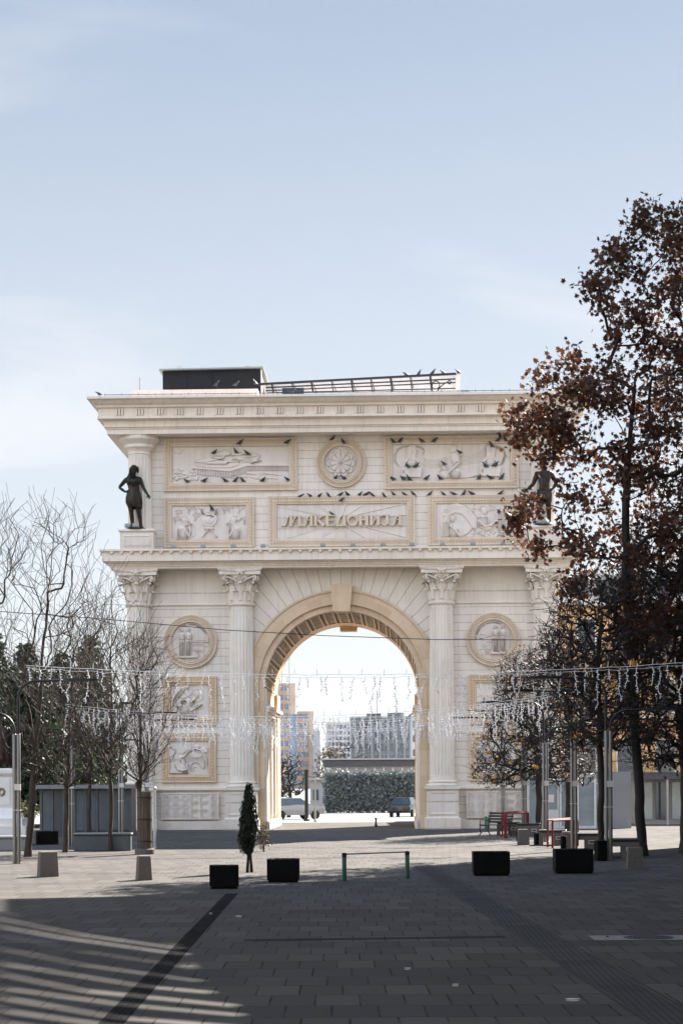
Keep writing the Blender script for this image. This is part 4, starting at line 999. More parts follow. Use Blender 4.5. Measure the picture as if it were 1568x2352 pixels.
pig_row(LRc,[(1196,114)],-.18,'on the right carved bearded head'); pig_row(LRc,[(850,189)],-.2,'on the shoulder of the carved kneeling woman'); pig_row(LRc,[(678,315)],-.2,'on the carved child beside the kneeling woman')
pig_row(LRc,[(278,344),(362,342)],-.18,'on the left carved crate'); pig_row(LRc,[(1130,338),(1235,330)],-.18,'on the right carved crate')
pig_row(LRc,[(115,480),(228,480),(290,482),(478,476),(633,474),(1060,470),(1190,470),(1310,466)],-.10,'on the lower frame of the veils panel')
pig_row(LRc,[(515,652),(670,650),(788,649),(890,645),(985,645),(1290,640)],-.09,'on top of the lower right panel frame')
pig_row(M3c,[(530,105)],-.12,'on the upper left rim of the rosette medallion'); pig_row(M3c,[(840,190)],-.2,'on the upper right rim of the rosette medallion')
pig_row(M3c,[(612,1175),(875,1195)],-.10,'inside the bottom of the rosette medallion')
RT=crop(1030,1440,.5548); pig_row(RT,[(1069,102),(1163,97),(1261,92),(1339,92),(1448,88)],1.6,'on the sloping top rail of the roof pergola')
pig_row(RT,[(252,226)],.2,'below the solar panel on the roof edge')
R1=crop(300,1400,.63776); pig_row(R1,[(157,277)],-1.7,'at the left tip of the top cornice'); pig_row(R1,[(885,216),(1005,216),(1130,205)],-.3,'in front of the black roof box')
# ---- security cameras on the piers
def seccam(u,v,s,label):
    t=thing('security_camera',label,'camera',arch_world(u,-.2,v),-AL); b=MB(); b.tube([(0,.1,0),(0,-.1,0),(s*.1,-.2,.0)],.025,6); b.build('bracket',M['white'],t)
    b=MB(); b.tube([(s*.05,-.22,.0),(s*.34,-.28,-.07)],[.06,.065],8); b.build('housing',M['white'],t)
seccam(-4.0,5.02,1,'white security camera on the left jamb of the archway'); seccam(3.95,4.95,-1,'white security camera on the right jamb of the archway')
# ================================================================ ground
def ground_mat():
    t=NT('paving_slabs'); x,y,z=t.sep()
    row=t.math('DIVIDE',y,1.02); ri=t.math('FLOOR',row); fy_=t.math('FRACT',row)
    off=t.math('MULTIPLY',t.math('FRACT',t.math('MULTIPLY',ri,.382)),1.)
    col=t.math('ADD',t.math('DIVIDE',x,.47),off); fx_=t.math('FRACT',col)
    wn=t.new('ShaderNodeTexWhiteNoise'); t.L(t.comb(t.math('FLOOR',col),ri,0.),wn.inputs['Vector'])
    wn2=t.new('ShaderNodeTexWhiteNoise'); t.L(t.comb(0.,ri,3.),wn2.inputs['Vector'])
    base=t.mix(wn.outputs['Value'],(.072,.066,.061),(.106,.098,.090))
    base=t.mix(t.ramp(wn2.outputs['Value'],.72,.78,0,.45),base,(.054,.052,.051))
    wet=t.ramp(t.noise(.9,5,.7,t.mapv((.35,1.2,1))),.56,.68,0,.55); base=t.mix(wet,base,(.040,.040,.041))
    base=t.mix(t.ramp(t.noise(26,5,.75),.35,.7,0,.25),base,(.115,.108,.10))
    base=t.mix(t.ramp(t.noise(3.5,4,.85),.66,.70,0,.6),base,(.03,.028,.026))
    jx=t.math('LESS_THAN',fx_,.05); jy=t.math('LESS_THAN',fy_,.03); J=t.math('MAXIMUM',jx,jy)
    keep=t.ramp(t.noise(1.3,3,.6),.35,.62,.25,1.); J2=t.math('MULTIPLY',J,keep)
    base=t.mix(t.math('MULTIPLY',J2,.85),base,(.016,.015,.014))
    t.bump(t.math('SUBTRACT',t.math('ADD',t.math('MULTIPLY',t.noise(60,3,.7),.2),t.math('MULTIPLY',wn.outputs['Value'],.35)),J),.55,.012)
    return t.fin(base,t.math('SUBTRACT',.88,t.math('MULTIPLY',wet,.25)),0,.07)
M['paving']=ground_mat()
b=MB(); b.add([(-1500,-400,0),(1500,-400,0),(1500,2600,0),(-1500,2600,0)],[(0,1,2,3)]); g=b.build('ground',M['paving'],None,fix=False); g['kind']='structure'
def strip_mat(name,c0,c1,dirn,rib):
    t=NT(name); v=t.mapv(rot=(0,0,dirn)); s=t.sep(v)
    f=t.math('FRACT',t.math('DIVIDE',s[0],rib)); g_=t.math('LESS_THAN',f,.42)
    seg=t.math('FLOOR',t.math('DIVIDE',s[1],.62)); wn=t.new('ShaderNodeTexWhiteNoise'); t.L(t.comb(seg,0.,0.),wn.inputs['Vector'])
    c=t.mix(wn.outputs['Value'],c0,c1); c=t.mix(t.math('MULTIPLY',g_,.38),c,(.03,.03,.032)); c=t.mix(t.math('MULTIPLY',t.math('LESS_THAN',t.math('FRACT',t.math('DIVIDE',s[1],.62)),.035),.7),c,(.03,.03,.03))
    c=t.mix(t.ramp(t.noise(7,5,.8),.5,.7,0,.5),c,(.08,.078,.075))
    t.bump(t.math('SUBTRACT',1.,g_),.6,.01); return t.fin(c,.95,0,.02)
def ribbon(name,p0,p1,w0,w1,mat,z=.004,kind='structure'):
    (x0,y0),(x1,y1)=p0,p1; dx,dy=x1-x0,y1-y0; L=math.hypot(dx,dy); nx,ny=-dy/L,dx/L
    b=MB(); b.add([(x0-nx*w0/2,y0-ny*w0/2,z),(x0+nx*w0/2,y0+ny*w0/2,z),(x1+nx*w1/2,y1+ny*w1/2,z),(x1-nx*w1/2,y1-ny*w1/2,z)],[(0,1,2,3)])
    o=b.build(name,mat,None,fix=False); o['kind']=kind; return o
p0,p1=gp(527,2059),gp(262,2345); d=(p1[0]-p0[0],p1[1]-p0[1]); e=(p0[0]-d[0]*.05,p0[1]-d[1]*.05); q=(p0[0]+d[0]*2,p0[1]+d[1]*2)
ribbon('tactile_path',e,q,.25,.25,strip_mat('dark_tactile_paving',(.012,.012,.012),(.020,.020,.019),math.atan2(-d[0],-d[1]),.055))
p0,p1=gp(976,1993),gp(1557,2348); d=(p1[0]-p0[0],p1[1]-p0[1]); q=(p0[0]+d[0]*1.6,p0[1]+d[1]*1.6); e=(p0[0]-d[0]*.08,p0[1]-d[1]*.08)
ribbon('tactile_path',e,q,.48,.48,strip_mat('grey_tactile_paving',(.070,.068,.066),(.090,.087,.084),-math.atan2(d[0],d[1]),.075))
for sgn in (-1,1):
    L=math.hypot(*d); nx,ny=-d[1]/L*.29*sgn,d[0]/L*.29*sgn
    ribbon('paving_seam',(e[0]+nx,e[1]+ny),(q[0]+nx,q[1]+ny),.03,.03,simple('mossy_seam',(.022,.024,.018),.9),.005)
a,c=gp(560,2160),gp(1160,2152)
ribbon('drain_row',a,c,.32,.32,strip_mat('cobble_drain',(.04,.04,.042),(.06,.06,.06),PI/2+.0,.33),.0045)
# manhole cover
x,y=gp(1480,2155); t=thing('manhole_cover','round cast iron manhole cover in a pale square concrete frame at the right edge','manhole cover',(x,y,0))
b=MB(); b.cbox(-1.25*.62,1.25*.75,-.42,.42,.001,.012,.005); b.build('frame',simple('pale_concrete',(.21,.20,.185),.8,bump=.2),t)
b=MB(); b.lathe((0.05,0,.012),[(.36,0),(.36,.008),(.33,.010)],32)
for i in range(-5,6):
    for j in range(-5,6):
        if i*i+j*j<27: b.box(.05+i*.055-.018,.05+i*.055+.018,j*.055-.018,j*.055+.018,.021,.027)
b.build('lid',simple('cast_iron',(.045,.045,.045),.5,.4,bump=.2),t)
# litter
def litter(px,py,label,mat,sz=.09):
    x,y=gp(px,py); b=MB(); rr=random.Random(int(px)); n=9
    b.loft([[(sz*(1+.35*rr.random())*math.cos(2*PI*i/n),sz*.6*(1+.35*rr.random())*math.sin(2*PI*i/n),z) for i in range(n)] for z in (.004,.018,.03)],True)
    o=b.build('paper_litter',mat,None); o.location=(x,y,0); tag(o,label,'litter','scraps of litter on the paving')
wm=simple('scrap_paper',(.62,.62,.60),.8,var=.1); rm=simple('red_scrap',(.35,.02,.02),.6)
litter(1314,2300,'white paper scrap at the bottom right of the paving',wm,.06); litter(1045,2266,'small white scrap beside the grey tactile strip, largest of the middle ones',wm,.03); litter(935,2228,'small white scrap below the cobble row in mid plaza',wm,.03); litter(548,2107,'small pale scrap beside the dark tactile strip',wm,.04); litter(1394,2154,'tiny red scrap left of the manhole cover',rm,.02); litter(484,1990+110,'tiny pale scrap left of the dark tactile strip on shaded slabs',wm,.02)
# ================================================================ street furniture
M['granite']=simple('speckled_granite',(.13,.112,.097),.8,var=.35,scale=45,bump=.25)
M['concrete']=simple('bench_concrete',(.125,.108,.095),.85,var=.25,scale=30,bump=.25)
M['pblack']=simple('black_planter_metal',(.004,.004,.0045),.7,.0,spec=.12,var=.3,scale=5)
M['soil']=simple('planter_soil',(.05,.035,.022),.95,var=.5,scale=14,bump=.6)
M['leafy']=simple('planter_moss',(.10,.12,.03),.9,var=.5,scale=20)
M['green']=simple('green_post_paint',(.018,.10,.05),.35,var=.2)
M['red']=simple('red_tube_paint',(.15,.008,.006),.8,var=.2,scale=4)
M['steel']=None
t=NT('brushed_steel'); n=t.noise(3,5,.7,t.mapv((30,30,.6))); M['steel']=t.fin(t.mix(n,(.13,.122,.11),(.27,.255,.235)),.38,.8)
M['darkwood']=simple('dark_bench_slats',(.025,.024,.024),.38,var=.4,scale=10)
M['plate']=simple('bench_plate',(.55,.55,.53),.35,.5)
def planter(px,py,wd,ht,dp,label,rz=0):
    x,y=gp(px,py); t=thing('planter_box',label,'planter',(x,y+dp/2,0),rz,'black planter boxes across the plaza'); w=wd/2; d=dp/2
    b=MB(); b.loft([[(-a,-c,z),(a,-c,z),(a,c,z),(-a,c,z)] for a,c,z in ((w-.03,d-.03,0),(w-.03,d-.03,.05),(w,d,.055),(w,d,ht),(w-.035,d-.035,ht),(w-.035,d-.035,ht-.05))],True)
    b.build('planter_shell',M['pblack'],t)
    b=MB(); rr=random.Random(int(px)); n=8
    b.add([(-w+.05+(2*w-.1)*i/n,-d+.05+(2*d-.1)*j/n,ht-.035+rr.uniform(0,.03)) for j in range(n+1) for i in range(n+1)],[(j*(n+1)+i,j*(n+1)+i+1,(j+1)*(n+1)+i+1,(j+1)*(n+1)+i) for j in range(n) for i in range(n)])
    b.build('soil',M['soil'],t,fix=False)
    b=MB()
    for i in range(26):
        cx,cy=rr.uniform(-w+.08,w-.08),rr.uniform(-d+.08,d-.08); a=rr.random()*6; h=rr.uniform(.03,.07)
        b.add([(cx,cy,ht-.03),(cx+.02*math.cos(a),cy+.02*math.sin(a),ht-.03),(cx+.03*math.cos(a+1),cy+.03*math.sin(a+1),ht-.03+h)],[(0,1,2)])
    b.build('weeds',M['leafy'],t,fix=False)
planter(513,2042,.63,.50,.60,'grey black planter box beside the top of the dark tactile strip',.06)
planter(650,2027,.735,.53,.66,'black planter box right of the small cypress')
planter(1129,2012,.875,.58,.7,'black planter box between the green barrier and the benches')
planter(1319,2007,.93,.60,.72,'black planter box in front of the granite bollards, rightmost of four')
def bollard(px,py,wd,ht,label,dp=.34,rz=.0):
    x,y=gp(px,py); b=MB(); w=wd/2; d=dp/2
    b.loft([[(-a,-c,z),(a,-c,z),(a,c,z),(-a,c,z)] for a,c,z in ((w+.01,d+.01,0),(w-.02,d-.02,ht-.02),(w-.045,d-.045,ht))],True)
    o=b.build('stone_bollard',M['granite'],None); o.location=(x,y+d,0); o.rotation_euler=(0,0,rz); tag(o,label,'bollard','granite block bollards')
bollard(108,2014,.45,.62,'granite bollard at the far left, beside the bare tree trunk',.36,.35)
bollard(329,2022,.31,.58,'granite bollard left of the black planters',.34,.3)
bollard(1202,1941,.40,.56,'granite bollard left of the concrete benches, nearest the arch')
bollard(1302,1952,.34,.60,'granite bollard behind the rightmost black planter')
bollard(1459,1997,.39,.57,'granite bollard in front of the large leafy tree')
def dbox(px,py,wd,ht,label):
    x,y=gp(px,py); b=MB(); b.cbox(-wd/2,wd/2,0,wd*.9,0,ht,.015); b.box(-wd/2+.03,wd/2-.03,-.006,0,.05,ht-.05); o=b.build('litter_bin',M['pblack'],None); o.location=(x,y,0); o.rotation_euler=(0,0,.3); tag(o,label,'litter bin')
dbox(1238,1940,.26,.42,'small black bin at the foot of a tree between two benches')
dbox(1383,1978,.30,.58,'small black bin left of the nearest concrete bench')
dbox(1295,1956,.16,.5,'narrow black bin in front of a granite bollard')
dbox(112,1940,.75,.5,'large dark bin behind the far left bare tree'); dbox(1194,1932,.2,.36,'black bin beside the granite bollard nearest the arch')
# green barrier
(xa,ya),(xb,yb)=gp(790.5,2023),gp(935,2018); t=thing('barrier_rail','low barrier of two green posts joined by a thin bar in mid plaza','barrier',(xa,ya,0))
for dx,dy,h in ((0,0,.635),(xb-xa,yb-ya,.635)):
    b=MB(); b.lathe((dx,dy,0),[(.052,0),(.052,h-.01),(.045,h)],14); b.build('post',M['green'],t,True,angle=40); b=MB(); b.lathe((dx,dy,h-.085),[(.056,0),(.056,.09),(.03,.10)],14); b.build('post_cap',M['iron'],t)
b=MB(); b.tube([(0,0,.615),(xb-xa,yb-ya,.63)],.017,6); b.build('bar',M['greyfix'],t)
for i,px in enumerate((1115,1121)):
    x,y=gp(px,1903+i*2); b=MB(); b.lathe((0,0,0),[(.06,0),(.06,.57),(.05,.59)],12); o=b.build('green_post',M['green'],None,True,angle=40); o.location=(x,y,0); tag(o,'%s one of two short green posts before the right pier'%('left','right')[i],'post','green posts by the arch')
# red hoop barriers
def hoop(pa,pb,h,label):
    (x0,y0)=gp(*pa); (x1,y1)=gp(*pb); d=Vector((x1-x0,y1-y0,0)); u=d.normalized(); r=.12; pts=[(0,0,0),(0,0,h-r)]
    for i in range(1,6): a=PI/2*i/5; p=u*(r*(1-math.cos(a))); pts.append((p.x,p.y,h-r+r*math.sin(a)))
    for i in range(0,6): a=PI/2*i/5; p=d-u*(r*(1-math.sin(a))); pts.append((p.x,p.y,h-r+r*math.cos(a)))
    pts.append((d.x,d.y,0)); b=MB(); b.tube(pts,.037,8); o=b.build('hoop_barrier',M['red'],None,True,angle=60); o.location=(x0,y0,0); tag(o,label,'barrier','red tubular hoop barriers')
hoop((1257,1946),(1316,1939),.93,'red hoop barrier beside the middle bench, further of the near pair'); hoop((1268,1948.5),(1326,1943),.93,'red hoop barrier beside the middle bench, nearest of all')
hoop((1153,1922),(1205,1916),.98,'red hoop barrier by the iron bench, furthest'); hoop((1158.5,1925),(1210,1919),.98,'red hoop barrier by the iron bench, middle one'); hoop((1162,1926.5),(1213,1921),.98,'red hoop barrier by the iron bench, closest one')
# concrete benches with dark seat
BT=thing('concrete_bench','concrete bench with black slatted seat, nearest and rightmost','bench',(0,0,0),0,'concrete benches by the lamp posts')
b=MB(); hw,dp,ht=.50,1.35,.47
b.loft([[(-hw,0,0),(-hw+.14,0,0),(-hw+.14,0,ht-.12),(hw-.06,0,ht-.12),(hw-.06,0,0),(hw,0,0),(hw,0,ht),(-hw,0,ht)],[(-hw,dp,0),(-hw+.14,dp,0),(-hw+.14,dp,ht-.12),(hw-.06,dp,ht-.12),(hw-.06,dp,0),(hw,dp,0),(hw,dp,ht),(-hw,dp,ht)]],True)
b.box(-.02,hw-.062,.03,dp-.03,0,ht-.123); b.build('base',M['concrete'],BT)
b=MB()
for i in range(6): b.cbox(-hw-.02,hw+.02,.02+i*.22,.02+i*.22+.19,ht+.055,ht+.10,.01)
b.box(-hw+.03,hw-.03,.05,dp-.05,ht+.002,ht+.055); b.build('seat',M['darkwood'],BT)
b=MB(); b.box(.12,.36,-.012,-.001,.22,.34); o=b.build('plate',M['plate'],BT); b=MB(); b.box(.15,.33,-.016,-.0125,.25,.31); b.build('plate_recess',M['iron'],o)
for i,(px,py,rz,sc,lab) in enumerate(((1427,1972,-.12,1.,None),(1342,1953,-.12,.97,'concrete bench with black slatted seat right of the near red hoops'),(1268,1942,-.12,.95,'concrete bench with black slatted seat behind the near red hoops'),(1213,1922,-.1,.95,'concrete bench with black slatted seat behind the granite bollard nearest the arch'),(1166,1918,-.1,.95,'concrete bench with black slatted seat next to the iron bench'))):
    x,y=gp(px,py); o=BT if i==0 else dup(BT,label=lab); o.location=(x,y,0); o.rotation_euler=(0,0,rz); o.scale=(sc,sc,sc)
# cast iron bench
x,y=gp(1137,1919); t=thing('park_bench','black cast iron bench with slatted back near the right pier','bench',(x,y,0),-.9)
b=MB()
for i in range(5): b.box(-.75,.75,-.25+i*.1,-.25+i*.1+.075,.43,.455)
b.build('seat',M['darkwood'],t); b=MB()
for i in range(4): b.box(-.75,.75,.27+i*.025,.29+i*.025,.52+i*.12,.61+i*.12)
b.build('backrest',M['darkwood'],t)
for s in (-1,1):
    b=MB(); b.tube([(s*.65,-.25,.43),(s*.65,-.30,.25),(s*.65,-.2,.12),(s*.65,-.32,0)],.025,6); b.tube([(s*.65,.22,.43),(s*.65,.15,.2),(s*.65,.32,0)],.025,6); b.tube([(s*.65,-.27,.42),(s*.65,.2,.42),(s*.65,.3,.6),(s*.65,.38,1.0)],.022,6); b.tube([(s*.65,-.25,.43),(s*.65,-.28,.62),(s*.65,-.1,.66),(s*.65,.25,.62)],.018,6); b.build('leg',M['iron'],t)
# ---- lamp posts
def lamp(X,Y,label,lft=True,flip=1):
    t=thing('lamp_post',label,'lamp post',(X,Y,0),0,'twin tube lamp posts lining the plaza')
    for e in (-1,1):
        b=MB(); b.lathe((e*.060,0,0),[(.075,0),(.075,.02),(.056,.03),(.056,3.70),(.048,3.71)],18); b.build('steel_tube',M['steel'],t,True,angle=40)
    b=MB(); b.box(-.125,.125,-.07,.07,1.52,1.54); b.box(-.05,.13,-.10,-.06,2.1,2.28); b.build('cable_clamp',M['white'],t)
    def arm(x,h,dirn,L,r=.040):
        pts=[(x,0,3.68),(x,0,h-.5)]
        for i in range(1,8): a=PI/2*i/7; pts.append((x+dirn*.5*(1-math.cos(a)),0,h-.5+.5*math.sin(a)))
        pts.append((x+dirn*L,0,h+.02)); b=MB(); b.tube(pts,r,8); o=b.build('arm',M['blackpaint'],t,True,angle=60)
        b=MB(); b.loft([[(x+dirn*q,-w_,h+dz+z0),(x+dirn*q,w_,h+dz+z0),(x+dirn*q,w_,h+dz+z1),(x+dirn*q,-w_,h+dz+z1)] for q,w_,z0,z1,dz in ((L-.1,.04,-.035,.035,.02),(L+.1,.10,-.035,.045,.02),(L+.75,.10,-.035,.04,.02),(L+.95,.06,-.02,.02,.02))],True); b.build('lamp_head',M['blackpaint'],o)
    arm(-.06*flip,5.22,-flip,1.35); arm(.06*flip,4.30,flip,1.1)
    return t
LY=[56.9,65.2,74.5,83.6,92.6]
for i,(X,Y) in enumerate(zip((7.62,7.60,7.62,7.66,7.50),LY)):
    lamp(X,Y,'steel twin tube lamp post in the right row, %s from the front'%ORD[i])
for i,(X,Y) in enumerate(((-9.28,56.9),(-10.0,73.5),(-9.3,84.),(-9.1,93.))):
    lamp(X,Y,'steel twin tube lamp post in the left row, %s from the front'%ORD[i],flip=-1)
# ---- icicle light strings
M['icic']=simple('white_icicle_wire',(.85,.85,.85),.35,var=.05,scale=20)
vr=random.Random(21); VM=[]
def strand(L):
    b=MB(); n=max(5,int(L/.07)); x=y=0; pts=[]
    for i in range(n+1):
        pts.append((x,y,-L*i/n)); x+=vr.uniform(-.045,.045); y+=vr.uniform(-.04,.04); x*=.9
    b.tube(pts,.0105,4)
    for i in range(1,n,1):
        p=pts[i]; a=vr.random()*2*PI; b.tube([p,(p[0]+.06*math.cos(a),p[1]+.06*math.sin(a),p[2]-.01)],[.012,.017],4)
    return b
for L in (.45,.6,.75,.95,.55,1.15,.7,.35): VM.append((strand(L),L))
meshes=[]
def string(A,B,sag,label,density=.24,skip=None,wr=.008):
    A,B=Vector(A),Vector(B); t=thing('icicle_light_string',label,'light string',tuple(A),0,'icicle light strings across the plaza')
    n=60; P=[A.lerp(B,i/n)-Vector((0,0,sag*4*(i/n)*(1-i/n)+vr.uniform(-.012,.012))) for i in range(n+1)]
    b=MB(); b.tube([tuple(p-A) for p in P],wr,5); 
    for i in range(2,n,2): p=P[i]-A; b.tube([tuple(p),(p.x+.01,p.y,p.z+.16)],.011,4)
    # drooping secondary cable
    Q=[]
    for i in range(n+1):
        p=P[i]-A; Q.append((p.x,p.y+.02,p.z-.045-.05*abs(math.sin(i*1.1)))) 
    b.tube(Q,.007,4); b.build('cable',M['icic'],t)
    L=(B-A).length; m=int(L/density); fo={}; cnt=0
    for i in range(m):
        q=(i+.5+vr.uniform(-.35,.35))/m
        if skip and any(a<q<c for a,c in skip): continue
        if cnt>=98: break
        k=vr.randrange(len(VM)); p=A.lerp(B,q)-Vector((0,0,sag*4*q*(1-q)))-A
        if not meshes or len(meshes)<len(VM):
            while len(meshes)<len(VM): 
                o=VM[len(meshes)][0].build('light_strand',M['icic'],t,fix=False); meshes.append(o.data); bpy.data.objects.remove(o)
        o=bpy.data.objects.new('light_strand',meshes[k]); COL.objects.link(o); o.parent=t; o.location=p-Vector((0,0,.04)); o.rotation_euler=(0,0,vr.random()*6); cnt+=1
def spt(px,py,Y): return at(px,py,Y)
string(spt(60,1528,56.9),spt(1600,1520,56.9),.32,'icicle light string highest of all, crossing in front of the archway',.30)
string(spt(150,1618,65.2),spt(1262,1596,65.2),.55,'icicle light string second from the front, ending at the second right lamp',.17)
string(spt(180,1632,74.5),spt(1235,1612,74.5),.62,'icicle light string third from the front, just below the brightest one',.21)
string(spt(210,1648,83.6),spt(1200,1640,83.6),.50,'icicle light string fourth from the front',.26)
string(spt(250,1664,92.2),spt(1140,1652,92.2),.45,'icicle light string furthest back, against the arch',.33)
# overhead wire
A=at(-60,1398,75.); B=at(1640,1469,75.); b=MB(); P=[]
for i,(px,py) in enumerate(((-60,1400),(230,1421),(516,1447),(746,1460),(1000,1469),(1286,1470),(1640,1466))): P.append(at(px,py,75.))
b.tube(P,.014,6); o=b.build('overhead_wire',M['iron'],None); tag(o,'thin dark wire stretched high across the arch','wire')
# ================================================================ trees
def bark(name,c0,c1,sc=8,rough=.8,spec=.3):
    t=NT(name); n=t.noise(sc,5,.75,t.mapv((1,1,.3))); c=t.mix(t.ramp(n,.35,.65),c0,c1); t.bump(n,.5,.03); return t.fin(c,rough,0,spec)
M['barkL']=bark('grey_bark',(.030,.023,.018),(.072,.056,.043),rough=.75,spec=.2); M['barkR']=bark('dark_plane_bark',(.008,.0065,.005),(.026,.020,.016),rough=.6,spec=.4)
def leaf_mat(name,c0,c1,trans=.35,rough=.6,sc=1.5):
    m=bpy.data.materials.new(name); m.use_nodes=True; nt=m.node_tree; n=nt.nodes; b=n['Principled BSDF']; out=n['Material Output']
    tc=n.new('ShaderNodeTexCoord'); no=n.new('ShaderNodeTexNoise'); no.inputs['Scale'].default_value=sc; no.inputs['Detail'].default_value=6; no.inputs['Roughness'].default_value=.85
    mr=n.new('ShaderNodeMapRange'); mr.inputs[1].default_value=.35; mr.inputs[2].default_value=.65; mx=n.new('ShaderNodeMix'); mx.data_type='RGBA'; mx.inputs[6].default_value=c0+(1,); mx.inputs[7].default_value=c1+(1,)
    tr=n.new('ShaderNodeBsdfTranslucent'); ms=n.new('ShaderNodeMixShader'); ms.inputs[0].default_value=trans
    l=nt.links.new; l(tc.outputs['Object'],no.inputs['Vector']); l(no.outputs['Fac'],mr.inputs[0]); l(mr.outputs[0],mx.inputs[0]); l(mx.outputs[2],b.inputs['Base Color']); l(mx.outputs[2],tr.inputs['Color']); b.inputs['Roughness'].default_value=rough
    l(b.outputs[0],ms.inputs[1]); l(tr.outputs[0],ms.inputs[2]); l(ms.outputs[0],out.inputs['Surface']); return m
M['brownleaf']=leaf_mat('dry_brown_leaves',(.042,.018,.010),(.150,.060,.026),.36,sc=2.5)
M['yellowleaf']=leaf_mat('yellow_leaves',(.75,.33,.02),(.85,.45,.05),.5)
M['needle']=leaf_mat('cedar_needles',(.018,.035,.018),(.050,.075,.03),.15)
M['cyp']=leaf_mat('cypress_scales',(.008,.012,.007),(.02,.026,.014),.08,sc=6)
M['bushleaf']=leaf_mat('dry_bush_leaves',(.06,.05,.03),(.14,.09,.05),.2,sc=5)
M['fruit']=simple('seed_balls',(.05,.028,.018),.9)
def grow(name,base,spine,tr,att,rg,parent,mat,tip=.007,up=.5,exp=2.55,lowz=1.6,jit=.12,twig=0,twl=.5,pen=.6,droop=0.,nj=.014,stf=.45):
    """branches reach every point of the crown from the nearest wood already there"""
    pos=[];par=[];d0=[]
    n=len(spine)-1; steps=[]
    for i in range(n):
        a,c=Vector(spine[i]),Vector(spine[i+1]); k=max(2,int((c-a).length/.35))
        for j in range(k): steps.append(a.lerp(c,j/k))
    steps.append(Vector(spine[-1]))
    for i,p in enumerate(steps):
        pos.append(np.array(p)+ (0 if i==0 else np.array([rg.uniform(-.03,.03),rg.uniform(-.03,.03),0]))); par.append(i-1)
    base_n=len(steps)
    P=np.zeros((200000,3)); P[:base_n]=pos; cnt=base_n; par=list(par); par=par+[0]*(200000-len(par))
    ax=np.array(spine[0])[:2]; ax2=np.array(spine[-1])
    # nearest-to-wood first
    T=P[:base_n]; dist=np.min(np.linalg.norm(att[:,None,:]-T[None,:,:],axis=2),axis=1); order=np.argsort(dist)
    tips=[]
    for k in order:
        a=att[k]; Q=P[:cnt]; dv=a-Q; dd=np.linalg.norm(dv,axis=1); dz=dv[:,2]
        cost=dd+pen*np.maximum(0,up*dd-dz)+np.where(Q[:,2]<lowz,50,0)
        q=int(np.argmin(cost)); L=dd[q]
        if L<.05: continue
        m=max(2,int(L/.32)); p0=P[q].copy(); pd=p0-P[par[q]] if par[q]>=0 and q>0 else np.array([0,0,.1]); nn=np.linalg.norm(pd); pd=pd/nn if nn>0 else np.array([0,0,1.])
        if q<base_n: pd=pd*.15+ (a-p0)/L*.8
        else: pd=pd*(1-stf)+(a-p0)/L*stf
        p1=p0+pd*L*.38+np.array([rg.uniform(-jit,jit),rg.uniform(-jit,jit),rg.uniform(-jit,jit)])*L; prev=q
        if droop: p1=p1+np.array([0,0,droop*L])
        for i in range(1,m+1):
            t=i/m; p=(1-t)**2*p0+2*t*(1-t)*p1+t*t*a
            if i<m: p=p+np.array([rg.gauss(0,1),rg.gauss(0,1),rg.gauss(0,1)])*nj
            P[cnt]=p; par[cnt]=prev; prev=cnt; cnt+=1
        tips.append(prev)
        for w in range(twig):
            s_=prev if w==0 else par[prev]; o=P[s_]; dr=(a-p0)/L*.6+np.array([rg.gauss(0,.5),rg.gauss(0,.5),rg.gauss(.35,.35)-droop]); dr/=np.linalg.norm(dr); l=twl*rg.uniform(.5,1.2); pr=s_
            for i in range(1,4):
                P[cnt]=o+dr*l*i/3+np.array([rg.gauss(0,.02),rg.gauss(0,.02),rg.gauss(0,.02)]); par[cnt]=pr; pr=cnt; cnt+=1
    R=np.zeros(cnt); ch=[[] for _ in range(cnt)]
    for i in range(1,cnt): ch[par[i]].append(i)
    acc=np.zeros(cnt)
    for i in range(cnt-1,-1,-1):
        if not ch[i]: acc[i]=tip**exp
        if i>0: acc[par[i]]+=acc[i]
    R=acc**(1/exp)
    k=tr/max(R[0],1e-6)
    # scale thick wood to the measured trunk, keep tips fine
    t_=np.clip((R-tip)/(R[0]-tip+1e-9),0,1); R=R*(1+(k-1)*t_**1.0)
    b=MB(); stack=[(0,-1)]; done=0
    while stack:
        s_,pr=stack.pop(); chain=[] if pr<0 else [pr]; i=s_
        while True:
            chain.append(i)
            if not ch[i]: break
            c=sorted(ch[i],key=lambda j:-R[j])
            for j in c[1:]: stack.append((j,i))
            i=c[0]
        rad=[R[j] for j in chain]
        if pr>=0: rad[0]=min(rad[0],rad[1]*1.1)
        if s_==0: rad[0]*=1.25
        rm=max(rad); sides=9 if rm>.07 else (5 if rm>.03 else 3)
        pts=[tuple(P[j]) for j in chain]
        b.tube(pts,rad,sides,cap=False)
    o=b.build(name,mat,parent,True,fix=False); return o,[P[t].copy() for t in tips],P[:cnt]
STAR=[(0,-.5),(.14,-.22),(.5,-.18),(.28,.06),(.36,.42),(.1,.26),(0,.55),(-.1,.26),(-.36,.42),(-.28,.06),(-.5,-.18),(-.14,-.22)]
